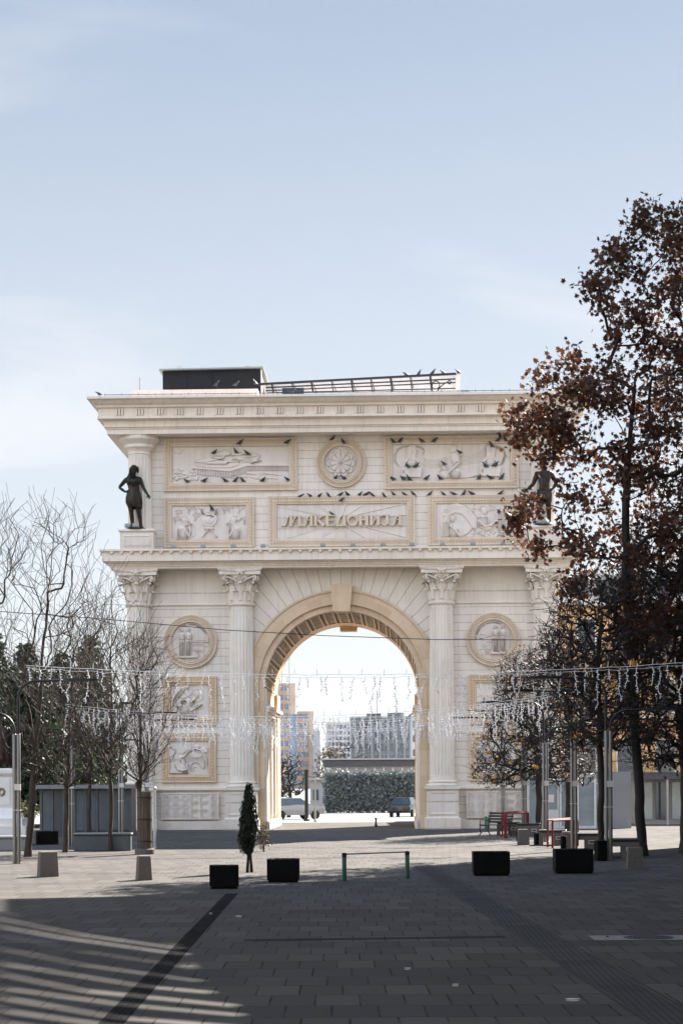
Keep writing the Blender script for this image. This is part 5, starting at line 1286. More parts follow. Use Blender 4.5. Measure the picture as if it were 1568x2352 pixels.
def leaves(pts,per,size,rg,spread=.22,shape=STAR,vary=.35):
    n=len(pts)*per; k=len(shape); V=np.zeros((n*k,3)); c=0; sh=np.array(shape); f=[]
    for p in pts:
        for _ in range(per):
            s=size*rg.uniform(1-vary,1+vary); z=rg.uniform(-1,1); th=rg.uniform(0,2*PI); nrm=np.array([math.cos(th)*math.sqrt(1-z*z),math.sin(th)*math.sqrt(1-z*z),z])
            u=np.cross(nrm,[.3,.2,.93]); u/=np.linalg.norm(u)+1e-9; w=np.cross(nrm,u); o=np.array(p)+np.array([rg.gauss(0,1),rg.gauss(0,1),rg.gauss(0,1)])*spread*.5
            curl=rg.uniform(-.5,.5)
            q=o+np.outer(sh[:,0]*s,u)+np.outer(sh[:,1]*s,w)+np.outer((sh[:,0]**2+sh[:,1]**2)*s*curl,nrm)
            V[c*k:(c+1)*k]=q; c+=1
    me=bpy.data.meshes.new('foliage'); nf=n
    me.vertices.add(n*k); me.vertices.foreach_set('co',V.ravel()); me.loops.add(n*k); me.loops.foreach_set('vertex_index',np.arange(n*k,dtype=np.int32)); me.polygons.add(nf); me.polygons.foreach_set('loop_start',np.arange(0,n*k,k,dtype=np.int32)); me.update(calc_edges=True)
    return me
def link(name,me,mat,parent): me.materials.append(mat); me.name=name; o=bpy.data.objects.new(name,me); COL.objects.link(o); o.parent=parent; return o
def balls(pts,r):
    b=MB()
    for p in pts:
        vs=[(p[0]+r*x,p[1]+r*y,p[2]+r*z) for x,y,z in ((1,0,0),(0,1,0),(-1,0,0),(0,-1,0),(0,0,1),(0,0,-1))]
        b.add(vs,[(0,1,4),(1,2,4),(2,3,4),(3,0,4),(1,0,5),(2,1,5),(3,2,5),(0,3,5)])
    return b
def loc_spine(base,pts): return [(0,0,0)]+[(a-base[0],c-base[1],z) for a,c,z in pts]
# ---- bare upswept trees on the left
def bare(px,py,tpx,tpy,rad,zc,n,label,seed,tr=.11,mid=None,Y=None,twig=2,lower=True):
    rg=random.Random(seed); x,y=gp(px,py); top=at(tpx,tpy,y); t=thing('bare_tree',label,'tree',(x,y,0),0,'bare trees on the left side')
    H=top[2]; dx=top[0]-x
    sp=[(0,0,0),(dx*.30,0,H*.34),(dx*.55,.1,H*.6),(dx,0,H)]
    att=[]
    while len(att)<n:
        u=rg.random(); z=zc+(H-zc)*u; prof=math.sin(PI*min(1,.16+.84*(1-u)**1.25))**.9 if lower else math.sin(PI*(.12+.83*(1-u)))**.9
        prof*= (1 if u>.06 else .75)
        r=rad*prof*math.sqrt(rg.random()); a=rg.random()*2*PI; c=dx*(z/H)
        att.append((c+r*math.cos(a),r*math.sin(a),z+rg.uniform(-.2,.2)))
    grow('trunk',None,sp,tr,np.array(att),rg,t,M['barkL'],tip=.0058,up=.84,twig=twig,twl=.9,lowz=zc*.72,pen=1.7,jit=.03,nj=.005,stf=.6)
    return t
bare(64,1968,128,1175,2.15,2.3,330,'tall bare tree at the left, tallest in front of the cedars',31,.11,twig=2)
bare(-62,1972,-30,1150,1.9,2.6,220,'bare tree at the left edge, trunk outside the picture',32,.12)
bare(150,1958,172,1395,2.0,2.0,240,'bare tree second from the left, behind the tallest one',33,.085,twig=3)
bare(254,1955,256,1340,1.75,2.2,220,'slender bare tree with high shoots just left of the arch',34,.07)
bare(206,1938,215,1420,2.0,2.2,180,'thin bare tree between the cedars and the slender one',36,.06)
bare(322,1958,322,1470,1.25,2.35,280,'small bare tree standing in front of the left column',35,.075,twig=3,lower=False)
# ---- right: plane trees. crowns listed as tiers (z, x0, x1) around their trunks
def tiers(rg,T,n,ry,yc=0.,edge=.0):
    T=sorted(T); out=[]; zs=[a[0] for a in T]
    w=[(T[i+1][0]-T[i][0])*((T[i][2]-T[i][1])+(T[i+1][2]-T[i+1][1]))/2 for i in range(len(T)-1)]; tot=sum(w)
    while len(out)<n:
        q=rg.random()*tot; i=0
        while q>w[i]: q-=w[i]; i+=1
        k=q/w[i]; z=T[i][0]+(T[i+1][0]-T[i][0])*k; x0=T[i][1]+(T[i+1][1]-T[i][1])*k; x1=T[i][2]+(T[i+1][2]-T[i+1][2]*0-T[i][2])*k
        x=rg.uniform(x0,x1); m=(x0+x1)/2; h=(x1-x0)/2; d=ry*math.sqrt(max(0,1-((x-m)/h)**2*.8)); out.append((x,yc+rg.uniform(-d,d),z))
    return out
# big leafy tree
def big():
    rg=random.Random(51); x,y=gp(1476,1966); t=thing('plane_tree','tall tree full of dry brown leaves at the right edge','tree',(x,y,0))
    px=lambda p,q:(lambda a:(a[0]-x,a[2]))(at(p,q,y))
    edge=[(1475,495),(1395,590),(1350,650),(1385,760),(1335,850),(1235,905),(1215,955),(1235,1010),(1300,1055),(1275,1110),(1250,1175),(1265,1250),(1320,1300),(1350,1380),(1420,1450)]
    T=[]
    for p,q in edge:
        a=px(p,q); u=min(1,max(0,(a[1]-7.)/13.)); T.append((a[1],a[0],3.3+3.2*math.sin(PI*(.25+.6*(1-u)))))
    att=tiers(rg,T,3300,2.6)
    att=[p for p in att if rg.random()<.35+.65*min(1,(p[0]+5.2)/2.6)]
    # clumpy: keep points near clump seeds
    att=np.array(att); seeds=att[:400]; 
    k=[];
    for i,p in enumerate(att):
        d=np.min(np.linalg.norm(seeds-p,axis=1)); 
        if d<.36: k.append(i)
    att=att[k]
    extra=[]
    for p,q,m in ((1250,860,7),(1185,950,9),(1200,1000,8),(1190,1190,6),(1183,1190,5),(1215,1160,7),(1228,1258,6),(1310,1345,7),(1300,820,6),(1352,655,8),(1398,588,7),(1470,510,9),(1540,500,9),(1420,620,10),(1290,1000,12),(1240,960,14),(1260,1050,8),(1330,900,12)):
        a=px(p,q)
        for _ in range(m): extra.append((a[0]+rg.gauss(0,.14),rg.gauss(0,.6),a[1]+rg.gauss(0,.13)))
    att=np.vstack([att,np.array(extra)])
    H=px(1500,520)[1]
    w,tips,P=grow('trunk',None,[(0,0,0),(-.14,0,2.5),(-.30,0,5),(-.46,.1,8.5),(-.40,.2,11.5),(-.15,.2,14.5)],.15,att,rg,t,M['barkR'],tip=.009,up=.28,lowz=4.6,twig=1,twl=.35,pen=.7,jit=.12)
    me=leaves([p for p in tips],20,.170,rg,.42); link('foliage',me,M['brownleaf'],t)
    return t
big()
def big2():
    rg=random.Random(53); x,y=12.3,66.; t=thing('plane_tree','second brown leafy tree whose crown fills the right edge behind the tall one','tree',(x,y,0))
    T=[(6.5,-2.0,2.5),(9,-3.6,3.5),(12,-3.9,4),(15,-3.3,4),(18,-2.6,3),(20.5,-1,1.5)]
    att=np.array(tiers(rg,T,1700,3.0)); seeds=att[:170]; att=np.array([p for p in att if np.min(np.linalg.norm(seeds-p,axis=1))<.55])
    w,tips,P=grow('trunk',None,[(0,0,0),(.1,0,5),(.0,.1,9)],.22,att,rg,t,M['barkR'],tip=.012,up=.3,lowz=4.,twig=0,pen=.7)
    link('foliage',leaves(tips,18,.165,rg,.44),M['brownleaf'],t)
big2()
# fruiting, nearly bare planes
def fruiting(px_,py_,tierpx,n,label,seed,ry,tr,nb,nleaf,ny,droop=0.,twig=2,topz=None,twl=.45,up=.2):
    rg=random.Random(seed); x,y=gp(px_,py_); t=thing('plane_tree',label,'tree',(x,y,0),0,'nearly bare plane trees on the right')
    T=[]
    for q,a,c in tierpx:
        A=at(a,q,y); C=at(c,q,y); T.append((A[2],A[0]-x,C[0]-x))
    att=np.array(tiers(rg,T,n,ry)); zs=[a[0] for a in T]; top=max(zs); bot=min(zs)
    w,tips,P=grow('trunk',None,[(0,0,0),(.05,0,bot*.7),(-.05,.1,(bot+top)/2),(.1,0,top-.6)],tr,att,rg,t,M['barkR'],tip=.0085,up=up,lowz=bot*.9,twig=twig+1,twl=twl*1.25,pen=.6,droop=droop,jit=.16)
    if nb:
        b=balls([p+np.array([rg.gauss(0,.12),rg.gauss(0,.12),rg.gauss(-.08,.1)]) for p in rg.choices(tips,k=nb)],.038); o=b.build('seed_balls',M['fruit'],t,True,fix=False); o['kind']='stuff'
    if nleaf: link('foliage',leaves(rg.sample(tips,min(nleaf,len(tips))),6,.12,rg,.3),M['brownleaf'],t)
    if ny:
        low=[p for p in tips if p[2]<bot+(top-bot)*.55]; link('yellow_leaves',leaves(rg.sample(low,min(ny,len(low))),1,.21,rg,.12),M['yellowleaf'],t)
    return t
fruiting(1378,1968,[(1330,1330,1480),(1400,1250,1520),(1480,1240,1540),(1560,1260,1540),(1640,1290,1520),(1720,1310,1500)],900,'nearly bare plane tree with seed balls between the two nearest lamp posts',61,2.2,.10,420,210,14,.05)
fruiting(1236,1919,[(1500,1170,1290),(1540,1140,1340),(1600,1130,1360),(1680,1110,1350),(1740,1095,1340),(1800,1090,1320)],900,'twiggy plane tree with drooping branches and yellow leaves before the right pier',62,2.6,.13,260,60,26,.28,3,None,.5,-.2)
fruiting(1303,1912,[(1455,1230,1340),(1540,1200,1400),(1640,1190,1410),(1740,1200,1400),(1800,1220,1390)],650,'twiggy plane tree further back, right of the one with drooping branches',63,2.4,.14,200,40,14,.2,3,None,.5,-.1)
fruiting(1570,1958,[(1300,1440,1640),(1400,1400,1680),(1500,1400,1680),(1600,1420,1680),(1700,1440,1660),(1760,1460,1640)],1000,'dark twiggy tree in the lower right corner of the crowns',64,2.6,.16,160,260,6,.05,3)
# ---- cedars at the back left
def cedar(px,tpy,Y,R,label,seed,mat='needle'):
    rg=random.Random(seed); a=at(px,tpy,Y); x=a[0]; H=a[2]; t=thing('cedar_tree',label,'tree',(x,Y,0),0,'cedars behind the bare trees')
    b=MB(); b.tube([(0,0,0),(.05,0,H*.5),(0,.05,H)],[.22,.13,.02],7)
    pts=[]; z=1.0
    while z<H-.1:
        u=(z-1.)/(H-1.); r=R*(1-u)**.75*rg.uniform(.75,1.1)+.15; nb=6 if u<.8 else 4; a0=rg.random()*6
        for k in range(nb):
            an=a0+k*2*PI/nb+rg.uniform(-.25,.25); L=r*rg.uniform(.7,1.15); tip=(L*math.cos(an),L*math.sin(an),z+L*.10+rg.uniform(-.15,.15))
            b.tube([(0,0,z),(tip[0]*.5,tip[1]*.5,z+.12*L),tip],[.04,.025,.008],4)
            m=int(L/.10)+2
            for i in range(m):
                q=(i+1)/m; w=.42*L*(1-q*.65)*.6
                for s_ in range(3): 
                    e=rg.uniform(-w,w); pts.append((L*q*math.cos(an)-e*math.sin(an),L*q*math.sin(an)+e*math.cos(an),z+.1*L*q+.1*math.sin(q*3)-abs(e)*.18+rg.uniform(-.05,.05)))
        z+=rg.uniform(.24,.42)
    b.build('trunk',M['barkR'],t,True,fix=False)
    TRI=[(0,-.5),(.16,-.1),(.5,.0),(.2,.15),(.12,.5),(-.08,.18),(-.5,.12),(-.18,-.1)]
    link('foliage',leaves(pts,3,.20,rg,.16,TRI,.4),M[mat],t)
cedar(60,1478,104.,3.3,'dark cedar nearest the left edge behind the bare trees',71)
cedar(142,1500,108.,2.9,'middle dark cedar behind the tallest bare tree',72)
cedar(208,1462,112.,3.1,'dark cedar closest to the arch behind the slender bare trees',73)
cedar(-10,1455,115.,3.,'cedar cut off by the left edge of the picture',74)
M['olive']=leaf_mat('olive_foliage',(.05,.06,.015),(.14,.13,.04),.25,sc=3)
def shrub(px,py,hgt,R,label,mat,seed,name='shrub',n=420,size=.10,cat='bush'):
    rg=random.Random(seed); x,y=gp(px,py); t=thing(name,label,cat,(x,y,0)); att=[]
    while len(att)<n//4:
        p=(rg.uniform(-R,R),rg.uniform(-R,R),rg.uniform(.12,hgt)); 
        if (p[0]/R)**2+(p[1]/R)**2+((p[2]-hgt*.5)/(hgt*.52))**2<1: att.append(p)
    w,tips,P=grow('stem',None,[(0,0,0),(.02,0,.15),(0,.02,hgt*.4)],.03,np.array(att),rg,t,M['barkR'],tip=.006,up=.1,lowz=-1,twig=1,twl=.15)
    link('foliage',leaves(tips,int(12*n/420),size,rg,.18),M[mat],t)
shrub(606,1956,.95,.24,'small dry brown bush right of the cypress','bushleaf',82,n=300,size=.06)
shrub(52,1905,1.6,.9,'dark green bush right of the white monument','olive',83,n=300,size=.12)
# ---- small dark cypress with two stems
def cypress():
    rg=random.Random(91); x,y=gp(573,2004); t=thing('cypress_tree','small almost black cypress on two thin stems before the left pier','tree',(x,y,0)); b=MB()
    for s in (-1,1): b.tube([(s*.055,0,0),(s*.03,0,.4),(s*.03-.02,0,.9),(-.02,0,1.6)],[.042,.034,.025,.01],7)
    b.build('stem',M['barkR'],t,True); pts=[]
    for i in range(2300):
        u=rg.random()**.9; z=.50+1.66*u; r=(.255*math.sin(PI*min(1,(.10+u*.95)))**.62*(1-u*.55)+.02)
        if u<.06: r*=.8
        q=math.sqrt(rg.random()); a=rg.random()*2*PI; lobes=1+.18*math.sin(a*3+z*7); pts.append((-.03+r*q*lobes*math.cos(a)+ (.03 if u>.5 else 0),r*q*math.sin(a),z+.10*q*rg.random()))
    SC=[(0,-.5),(.14,0),(0,.8),(-.14,0)]
    link('foliage',leaves(pts,4,.085,rg,.06,SC),M['cyp'],t)
cypress()
# ================================================================ buildings and background
M['ochre']=simple('ochre_plaster',(.50,.33,.17),.85,var=.1,scale=.6,bump=.1)
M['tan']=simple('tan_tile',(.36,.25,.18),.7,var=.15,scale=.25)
M['tanLit']=simple('tan_tile_lit_side',(.42,.33,.26),.7,var=.15,scale=.25)  # paler copy of the tan tile, sunlight on side faces painted in
M['greyw']=simple('grey_plaster',(.30,.30,.30),.8,var=.12,scale=.2)
M['palegrey']=simple('pale_render',(.46,.45,.44),.8,var=.1,scale=.2)
M['facade']=simple('grey_facade_panels',(.20,.20,.20),.7,var=.15,scale=.4)
M['facade2']=simple('blue_grey_facade',(.13,.15,.16),.6,var=.35,scale=.9); M['darkroof']=simple('dark_roofing',(.05,.05,.055),.7,var=.2,scale=.5)
M['winf']=simple('white_window_frame',(.55,.55,.53),.5)
M['marble']=simple('white_marble',(.72,.70,.66),.5,var=.06,scale=2,bump=.05)
def frontwin(b,g,x0,x1,z0,z1,y,fr=.06,mull=True):
    b.box(x0-fr,x0,y-.05,y-.001,z0-fr,z1+fr); b.box(x1,x1+fr,y-.05,y-.001,z0-fr,z1+fr); b.box(x0,x1,y-.05,y-.001,z1,z1+fr); b.box(x0,x1,y-.08,y-.001,z0-fr,z0)
    if mull: b.box((x0+x1)/2-.02,(x0+x1)/2+.02,y-.045,y-.012,z0,z1)
    g.box(x0,x1,y-.012,y-.002,z0,z1)
def block(name,label,cat,px0,px1,pyt,Y,depth,mat,rows,colsn,ww,wh,fh,z0=1.2,side=0,roof=None,xm=1.0,sidemat=None,group=None,glass='glassB',zb=0.,frame='iron'):
    """a building whose front stands at distance Y between two sight lines"""
    a=at(px0,pyt,Y); c=at(px1,pyt,Y); x0,x1,H=a[0],c[0],a[2]
    t=thing(name,label,cat,((x0+x1)/2,Y,0),0,group); hw=(x1-x0)/2
    b=MB(); b.box(-hw,hw,0,depth,-.5,H); b.build('wall',mat,t)
    if roof: b=MB(); b.box(-hw-.35,hw+.35,-.35,depth+.3,H+.002,H+.5); b.build('roof',M[roof],t)
    if side: b=MB(); b.box(hw,hw+side,.0,depth,-.5,H-.0); b.build('side_wing',sidemat or mat,t)
    sp=(2*hw-2*xm)/max(1,colsn); n=0
    wm=MB(); wm.box(-ww/2-.09,ww/2+.09,-.06,-.003,-.09,wh+.09); gm=MB(); gm.box(-ww/2,ww/2,-.075,-.063,0,wh)
    if colsn>1: gm.box(-.03,.03,-.09,-.076,0,wh)
    proto=None
    for r in range(rows):
        for k in range(colsn):
            if n>=100: break
            xx=-hw+xm+sp*(k+.5); zz=H-fh*(r+1)+z0
            if zz<.3: continue
            if proto is None:
                proto=wm.build('window',M[frame],t); pg=gm.build('pane',M[glass],proto); proto.location=(xx,0,zz)
            else:
                w=proto.copy(); COL.objects.link(w); w.parent=t; w.location=(xx,0,zz); g_=pg.copy(); COL.objects.link(g_); g_.parent=w
            n+=1
    return t,hw,H
# far buildings seen through the archway
t,hw,H=block('office_tower','tan office tower with small blue windows, tallest through the archway','building',560,666,1570,700.,22,M['tan'],11,9,.85,1.5,3.25,.8,side=1.9,sidemat=M['tanLit'],xm=.4,frame='iron')
b=MB(); b.box(-8,-1.5,4,12,H,H+4.2); b.build('plant_room',M['tanLit'],t); b=MB(); 
for x in (-3,-.3): b.tube([(hw+x,3,H),(hw+x,3,H+9)],.12,5)
b.build('mast',M['greyfix'],t)
b=MB()
for i in range(9): b.box(hw+1.9,hw+2.7,3+ (i%2)*2.5,4.2+(i%2)*2.5,H-5-i*3.4,H-4-i*3.4)
b.build('air_conditioner',M['winf'],t)
t,hw,H=block('office_block','shorter tan office block right of the tallest tower','building',681,709.5,1634,650.,16,M['tan'],9,3,.75,1.3,3.1,.8,side=1.6,sidemat=M['tanLit'],xm=.3)
b=MB()
for i in range(7): b.box(hw+1.6,hw+2.4,3,4.2,H-4-i*3.4,H-3-i*3.4)
b.build('air_conditioner',M['winf'],t)
block('stair_tower','narrow glazed stair tower between the two tan blocks','building',664,682,1640,680.,8,M['glassB'],0,1,1,1,3)
block('grey_block','narrow grey windowless block right of the tan office block','building',719,735,1678,640.,10,M['greyw'],0,1,1,1,3)
block('apartment_block','pale grey apartment block with rows of small windows left of the large building','building',750,806,1662,820.,18,M['palegrey'],11,6,.95,1.3,2.35,.3,xm=.3,glass='glass',roof='palegrey')
t,hw,H=block('large_block','wide grey building with overhanging roof filling the right of the archway','building',806,944,1650,560.,30,M['facade2'],7,11,1.15,2.2,3.3,.6,xm=.5,glass='glass',roof='facade',frame='facade')
b=MB(); b.box(-4,0,4,8,H+.5,H+1.5); b.box(2.,6.5,4,8,H+.5,H+1.6); b.tube([(-1,5,H),(-1,5,H+8)],.08,5); b.build('roof_unit',M['darkroof'],t)
b=MB()
for k in range(7): b.box(-hw+.9+k*(2*hw-2)/6.5,-hw+1.5+k*(2*hw-2)/6.5,-.5,-.02,0,H-.3)
b.build('pilaster',M['facade'],t)
t,hw,H=block('gabled_house','pale house with sloping roof at the right jamb of the archway','building',945,975,1644,420.,10,M['palegrey'],3,2,.9,1.2,3.,.6,xm=.2,glass='glass')
b=MB(); b.loft([[(-hw-.4,-.5,H),(hw+.4,-.5,H+1.9),(hw+.4,-.5,H+2.2),(-hw-.4,-.5,H+.3)],[(-hw-.4,10.4,H),(hw+.4,10.4,H+1.9),(hw+.4,10.4,H+2.2),(-hw-.4,10.4,H+.3)]],True); b.build('roof',M['darkroof'],t)
# near background through the arch
t,hw,H=block('market_hall','long low building with dark fascia behind the hedge','building',744,990,1746,158.,6,M['palegrey'],0,1,1,1,3); b=MB(); b.box(-hw-.1,hw,-.9,0-.002,H-.52,H-.05); b.build('fascia',M['darkroof'],t); b=MB(); b.box(-hw-.15,hw+.1,-1.,6.2,H+.002,H+.12); b.build('roof',M['greyw'],t)
b=MB()
for k in range(12): x=-hw+.3+k*(2*hw-.5)/11; b.box(x,x+.1,-.95,-.91,0,H-.62)
b.build('post',M['palegrey'],t)
M['hedge']=leaf_mat('grey_green_hedge',(.07,.095,.09),(.20,.235,.23),.15,sc=4)
def hedge():
    rg=random.Random(5); x0=at(746,1800,146.)[0]; x1=at(990,1800,146.)[0]; t=thing('hedge','dense grey green hedge filling the right half of the archway','hedge',(x0,146,0)); L=x1-x0
    b=MB()
    for k in range(14): x=.3+k*(L-.5)/13; b.tube([(x,.6,0),(x+.05,.6,1.2),(x,.6,2.7)],[.05,.04,.02],5)
    b.build('stem',M['barkR'],t,True); pts=[(rg.uniform(0,L),rg.uniform(0,1.2)*rg.random()**.6,rg.uniform(.15,2.9)+.15*math.sin(i*.9)) for i in range(5200)]
    link('foliage',leaves(pts,4,.17,rg,.2),M['hedge'],t)
hedge()
tr=random.Random(8)
def smallbare(px,py,tpy,rad,label,seed,n=120,mat='barkR',leafm=None,Y=None):
    rg=random.Random(seed); x,y=(gp(px,py) if Y is None else (at(px,py,Y)[0],Y)); H=at(px,tpy,y)[2]; t=thing('bare_tree',label,'tree',(x,y,0),0,'bare trees beyond the archway'); att=[]
    while len(att)<n:
        a=rg.random()*6.28; u=rg.random(); r=rad*math.sqrt(rg.random())*math.sin(PI*(.15+.75*u))**.7; att.append((r*math.cos(a),r*math.sin(a),H*.35+(H*.65)*u))
    w,tips,P=grow('trunk',None,[(0,0,0),(.1,0,H*.3),(0,0,H*.75)],.03*H,np.array(att),rg,t,M[mat],tip=.018,up=.3,lowz=H*.2,twig=2,twl=.1*H)
    if leafm: link('foliage',leaves(rg.sample(tips,len(tips)//2),8,.3,rg,.6),M[leafm],t)
smallbare(793,1800,1700,3.2,'dark bare tree before the apartment block beyond the hedge',101,160,Y=240.)
smallbare(762,1800,1724,2.6,'reddish bare tree left of the dark one beyond the hedge',102,120,Y=235.,leafm='bushleaf')
smallbare(663,1886,1735,1.3,'dark bare tree inside the left of the archway',103,170,Y=128.)
smallbare(640,1886,1750,1.2,'low bare tree against the left jamb of the archway',104,120,Y=135.)
def post_(px,py,tpy,w,label,name='street_post',mat='iron'):
    x,y=gp(px,py); H=at(px,tpy,y)[2]; b=MB(); b.lathe((0,0,0),[(w*1.6,0),(w*1.6,.12),(w,.16),(w*.9,H-.1),(w*1.2,H-.06),(w*1.2,H)],10); o=b.build(name,M[mat],None,True,angle=40); o.location=(x,y,0); tag(o,label,'post')
post_(704,1886,1768,.11,'tall dark post in the middle left of the archway'); post_(724,1888,1790,.06,'thin pale post right of the tall dark one','street_post','greyfix')
post_(863,1900,1878,.05,'short black post standing just beyond the archway','short_post')
t,hw,H=block('kiosk','small white kiosk between the tall dark post and the hedge','kiosk',712,744,1792,150.,2.2,M['greyw'],0,1,1,1,3); b=MB(); b.box(-hw-.12,hw+.12,-.3,2.4,H+.002,H+.12); b.build('roof',M['greyw'],t); b=MB(); b.box(-hw*.6,hw*.2,-.04,-.003,.9,1.7); b.build('window',M['glass'],t)
# parked car beyond the arch
M['carp']=simple('pale_car_paint',(.25,.26,.27),.25,.1,var=.03); M['cardark']=simple('dark_car_paint',(.02,.022,.026),.2,.1,var=.05); M['rubber']=simple('tyre_rubber',(.015,.015,.015),.8)
def car(px,py,paint,label,rz,sc=1.):
    x,y=gp(px,py); t=thing('parked_car',label,'car',(x,y,0),rz); b=MB()
    sec=[(-2.1,.45,.80,.60),(-2.0,.35,.92,.78),(-1.2,.3,.98,.84),(0,.3,1.0,.86),(1.1,.3,.98,.86),(2.0,.35,.86,.80),(2.15,.45,.72,.66)]
    b.loft([[(x_,-w_*.95,z0),(x_,-w_,(z0+z1)/2),(x_,-w_*.9,z1),(x_,w_*.9,z1),(x_,w_,(z0+z1)/2),(x_,w_*.95,z0)] for x_,z0,z1,w_ in sec],True); b.build('body',paint,t,True,angle=40)
    b=MB(); b.loft([[(a,-.78,.95),(c,-.78,.95),(c,.78,.95),(a,.78,.95)] if k==0 else [(a,-.60,1.42),(c,-.60,1.42),(c,.60,1.42),(a,.60,1.42)] for k,(a,c) in enumerate(((-1.75,1.05),(-1.25,.35)))],True); b.build('cabin',M['glass'],t); b=MB(); b.box(-1.24,.34,-.60,.60,1.421,1.46); b.build('roof',paint,t)
    for sx in (-1.3,1.3):
        for sy in (-.80,.80):
            b=MB(); b.loft([[(sx+.31*math.cos(2*PI*i/16),sy+d,.31+.31*math.sin(2*PI*i/16)) for i in range(16)] for d in (-.1,.1)],True); b.build('wheel',M['rubber'],t)
    t.scale=(sc,sc,sc)
car(930,1876,M['cardark'],'dark parked car beyond the right jamb of the archway',1.35,.85); car(672,1882,M['carp'],'pale parked car at the left inside the archway',.5,.9)
# street beyond the arch: paler sheet, sun glare put into its colour
M['street']=simple('sunlit_street_stone',(.19,.19,.19),.8,var=.08,scale=.5)
b=MB(); b.add([(-60,112,.004),(80,112,.004),(300,900,.004),(-300,900,.004)],[(0,1,2,3)]); o=b.build('street',M['street'],None,fix=False); o['kind']='structure'
# hills
M['hill']=simple('wooded_hill',(.10,.12,.10),.95,var=.2,scale=.003)
def hills(Y,hgt,seed,name):
    rg=random.Random(seed); b=MB(); n=80; vs=[];fs=[]; W_=Y*.9
    for j in range(3):
        for i in range(n+1):
            x=-W_+2*W_*i/n; h=hgt*(.72+.22*math.sin(i*.35+seed)+.12*math.sin(i*.9+2*seed)+.06*rg.random()); z=(-5,h,h*.4)[j]; vs.append((x,Y+(0,900,1800)[j],z))
    for j in range(2):
        for i in range(n): fs.append((j*(n+1)+i,j*(n+1)+i+1,(j+1)*(n+1)+i+1,(j+1)*(n+1)+i))
    b.add(vs,fs); o=b.build(name,M['hill'],None,True,fix=False); o['kind']='structure'
hills(3000,125,3,'hills')
# ---- ochre building on the right behind the trees
t,hw,H=block('apartment_house','ochre apartment house with white windows behind the trees on the right','building',1290,1760,1392,118.,12,M['ochre'],3,5,1.0,1.9,3.6,.9,xm=.25,glass='glass',frame='winf',roof='palegrey')
b=MB()
for k in range(3):
    for r in (0,1,2):
        x=-hw+1.9+k*2.6; z=H-3.6*(r+1)+.65; b.box(x,x+1.7,-1.0,-.1,z-.15,z)
b.build('balcony_slab',M['palegrey'],t)
b=MB()
for k in range(3):
    for r in (0,1,2):
        x=-hw+1.9+k*2.6; z=H-3.6*(r+1)+.65
        for i in range(15): b.box(x+.02+i*.12,x+.035+i*.12,-.98,-.965,z,z+.9)
        b.box(x,x+1.7,-.99,-.96,z+.9,z+.94)
b.build('balcony_railing',M['iron'],t)
b=MB(); b.box(-hw+.3,hw-.5,1.5,11,H+.5,H+2.0); b.build('attic',M['greyw'],t); b=MB()
for k in range(7): b.box(-hw+.6+k*1.6,-hw+1.7+k*1.6,1.44,1.497,H+.7,H+1.7)
b.build('attic_glazing',M['glass'],t)
b=MB(); b.box(-hw,hw,-.35,-.02,2.4,2.75); b.build('shop_fascia',M['darkroof'],t)
for k in range(5):
    b=MB(); x=-hw+.4+k*2.3; b.box(x,x+1.9,-.06,-.005,.3,2.35); o=b.build('shop_window',M['glass'],t); b=MB(); b.box(x-.12,x,-.1,-.005,0,2.39); b.box(x+.93,x+.97,-.08,-.062,.3,2.35); b.build('frame',M['greyfix'],o)
# stone building further right behind, and dark awning
t,hw,H=block('shop_pavilion','low glazed shop pavilion with dark canopy at the far right','building',1462,1700,1790,103.,4,M['facade'],0,1,1,1,3); b=MB(); b.box(-hw-.4,hw,-1.4,4,H+.002,H+.22); b.build('canopy',M['darkroof'],t)
for k in range(6): b=MB(); x=-hw+.1+k*.85; b.box(x,x+.68,-.05,-.004,.25,H-.15); b.build('shop_window',M['glass' if k%2 else 'pane'],t)
for k in range(3): b=MB(); b.box(-hw-.3+k*1.6,-hw-.2+k*1.6,-1.35,-1.25,0,H); b.build('canopy_post',M['greyfix'],t)
# ---- glazed vestibule beside the right pier
vx,vy,vz=arch_world(10.55,-1.15,0); t=thing('entrance_vestibule','white framed glass entrance with door at the foot of the right corner pier','entrance',(vx,vy,0),-AL)
b=MB(); hw=1.72; H=2.42
for x in (-1.72,-1.02,-.2,.62,1.45): b.box(x,x+.10,-.05,.06,0,H)
b.box(-hw,1.55,-.052,.05,H,H+.16); b.box(-hw,1.55,-.052,.05,-.001,.12); b.box(-hw+.01,-hw+.1,.06,2.4,0,H); b.build('frame',M['winf'],t)
b=MB()
for x in (-1.62,-.10,.72): b.box(x,x+(.60 if x<-1 else .72),0,.015,.12,H)
b.build('glazing',M['pane'],t)
b=MB(); b.box(-.90,-.22,-.02,.03,.14,.9); b.box(-.90,-.82,-.02,.03,.9,2.38); b.box(-.30,-.22,-.02,.03,.9,2.38); b.box(-.82,-.30,-.02,.03,2.3,2.38); d_=b.build('door',M['winf'],t)
b=MB(); b.box(-.82,-.30,0,.012,.9,2.3); b.build('pane',M['pane'],d_); b=MB(); b.tube([(-.27,-.06,1.1),(-.42,-.06,1.1)],.015,5); b.build('handle',M['greyfix'],d_)
b=MB(); b.box(-hw,1.56,.061,2.5,H+.001,H+.14); b.build('roof',M['palegrey'],t)
b=MB(); b.box(-.75,-.45,-.012,-.004,1.25,1.62); b.build('notice',M['white'],d_)
b=MB(); b.box(1.56,3.2,-.02,2.4,0,2.7); b.build('side_wall',M['facade'],t)
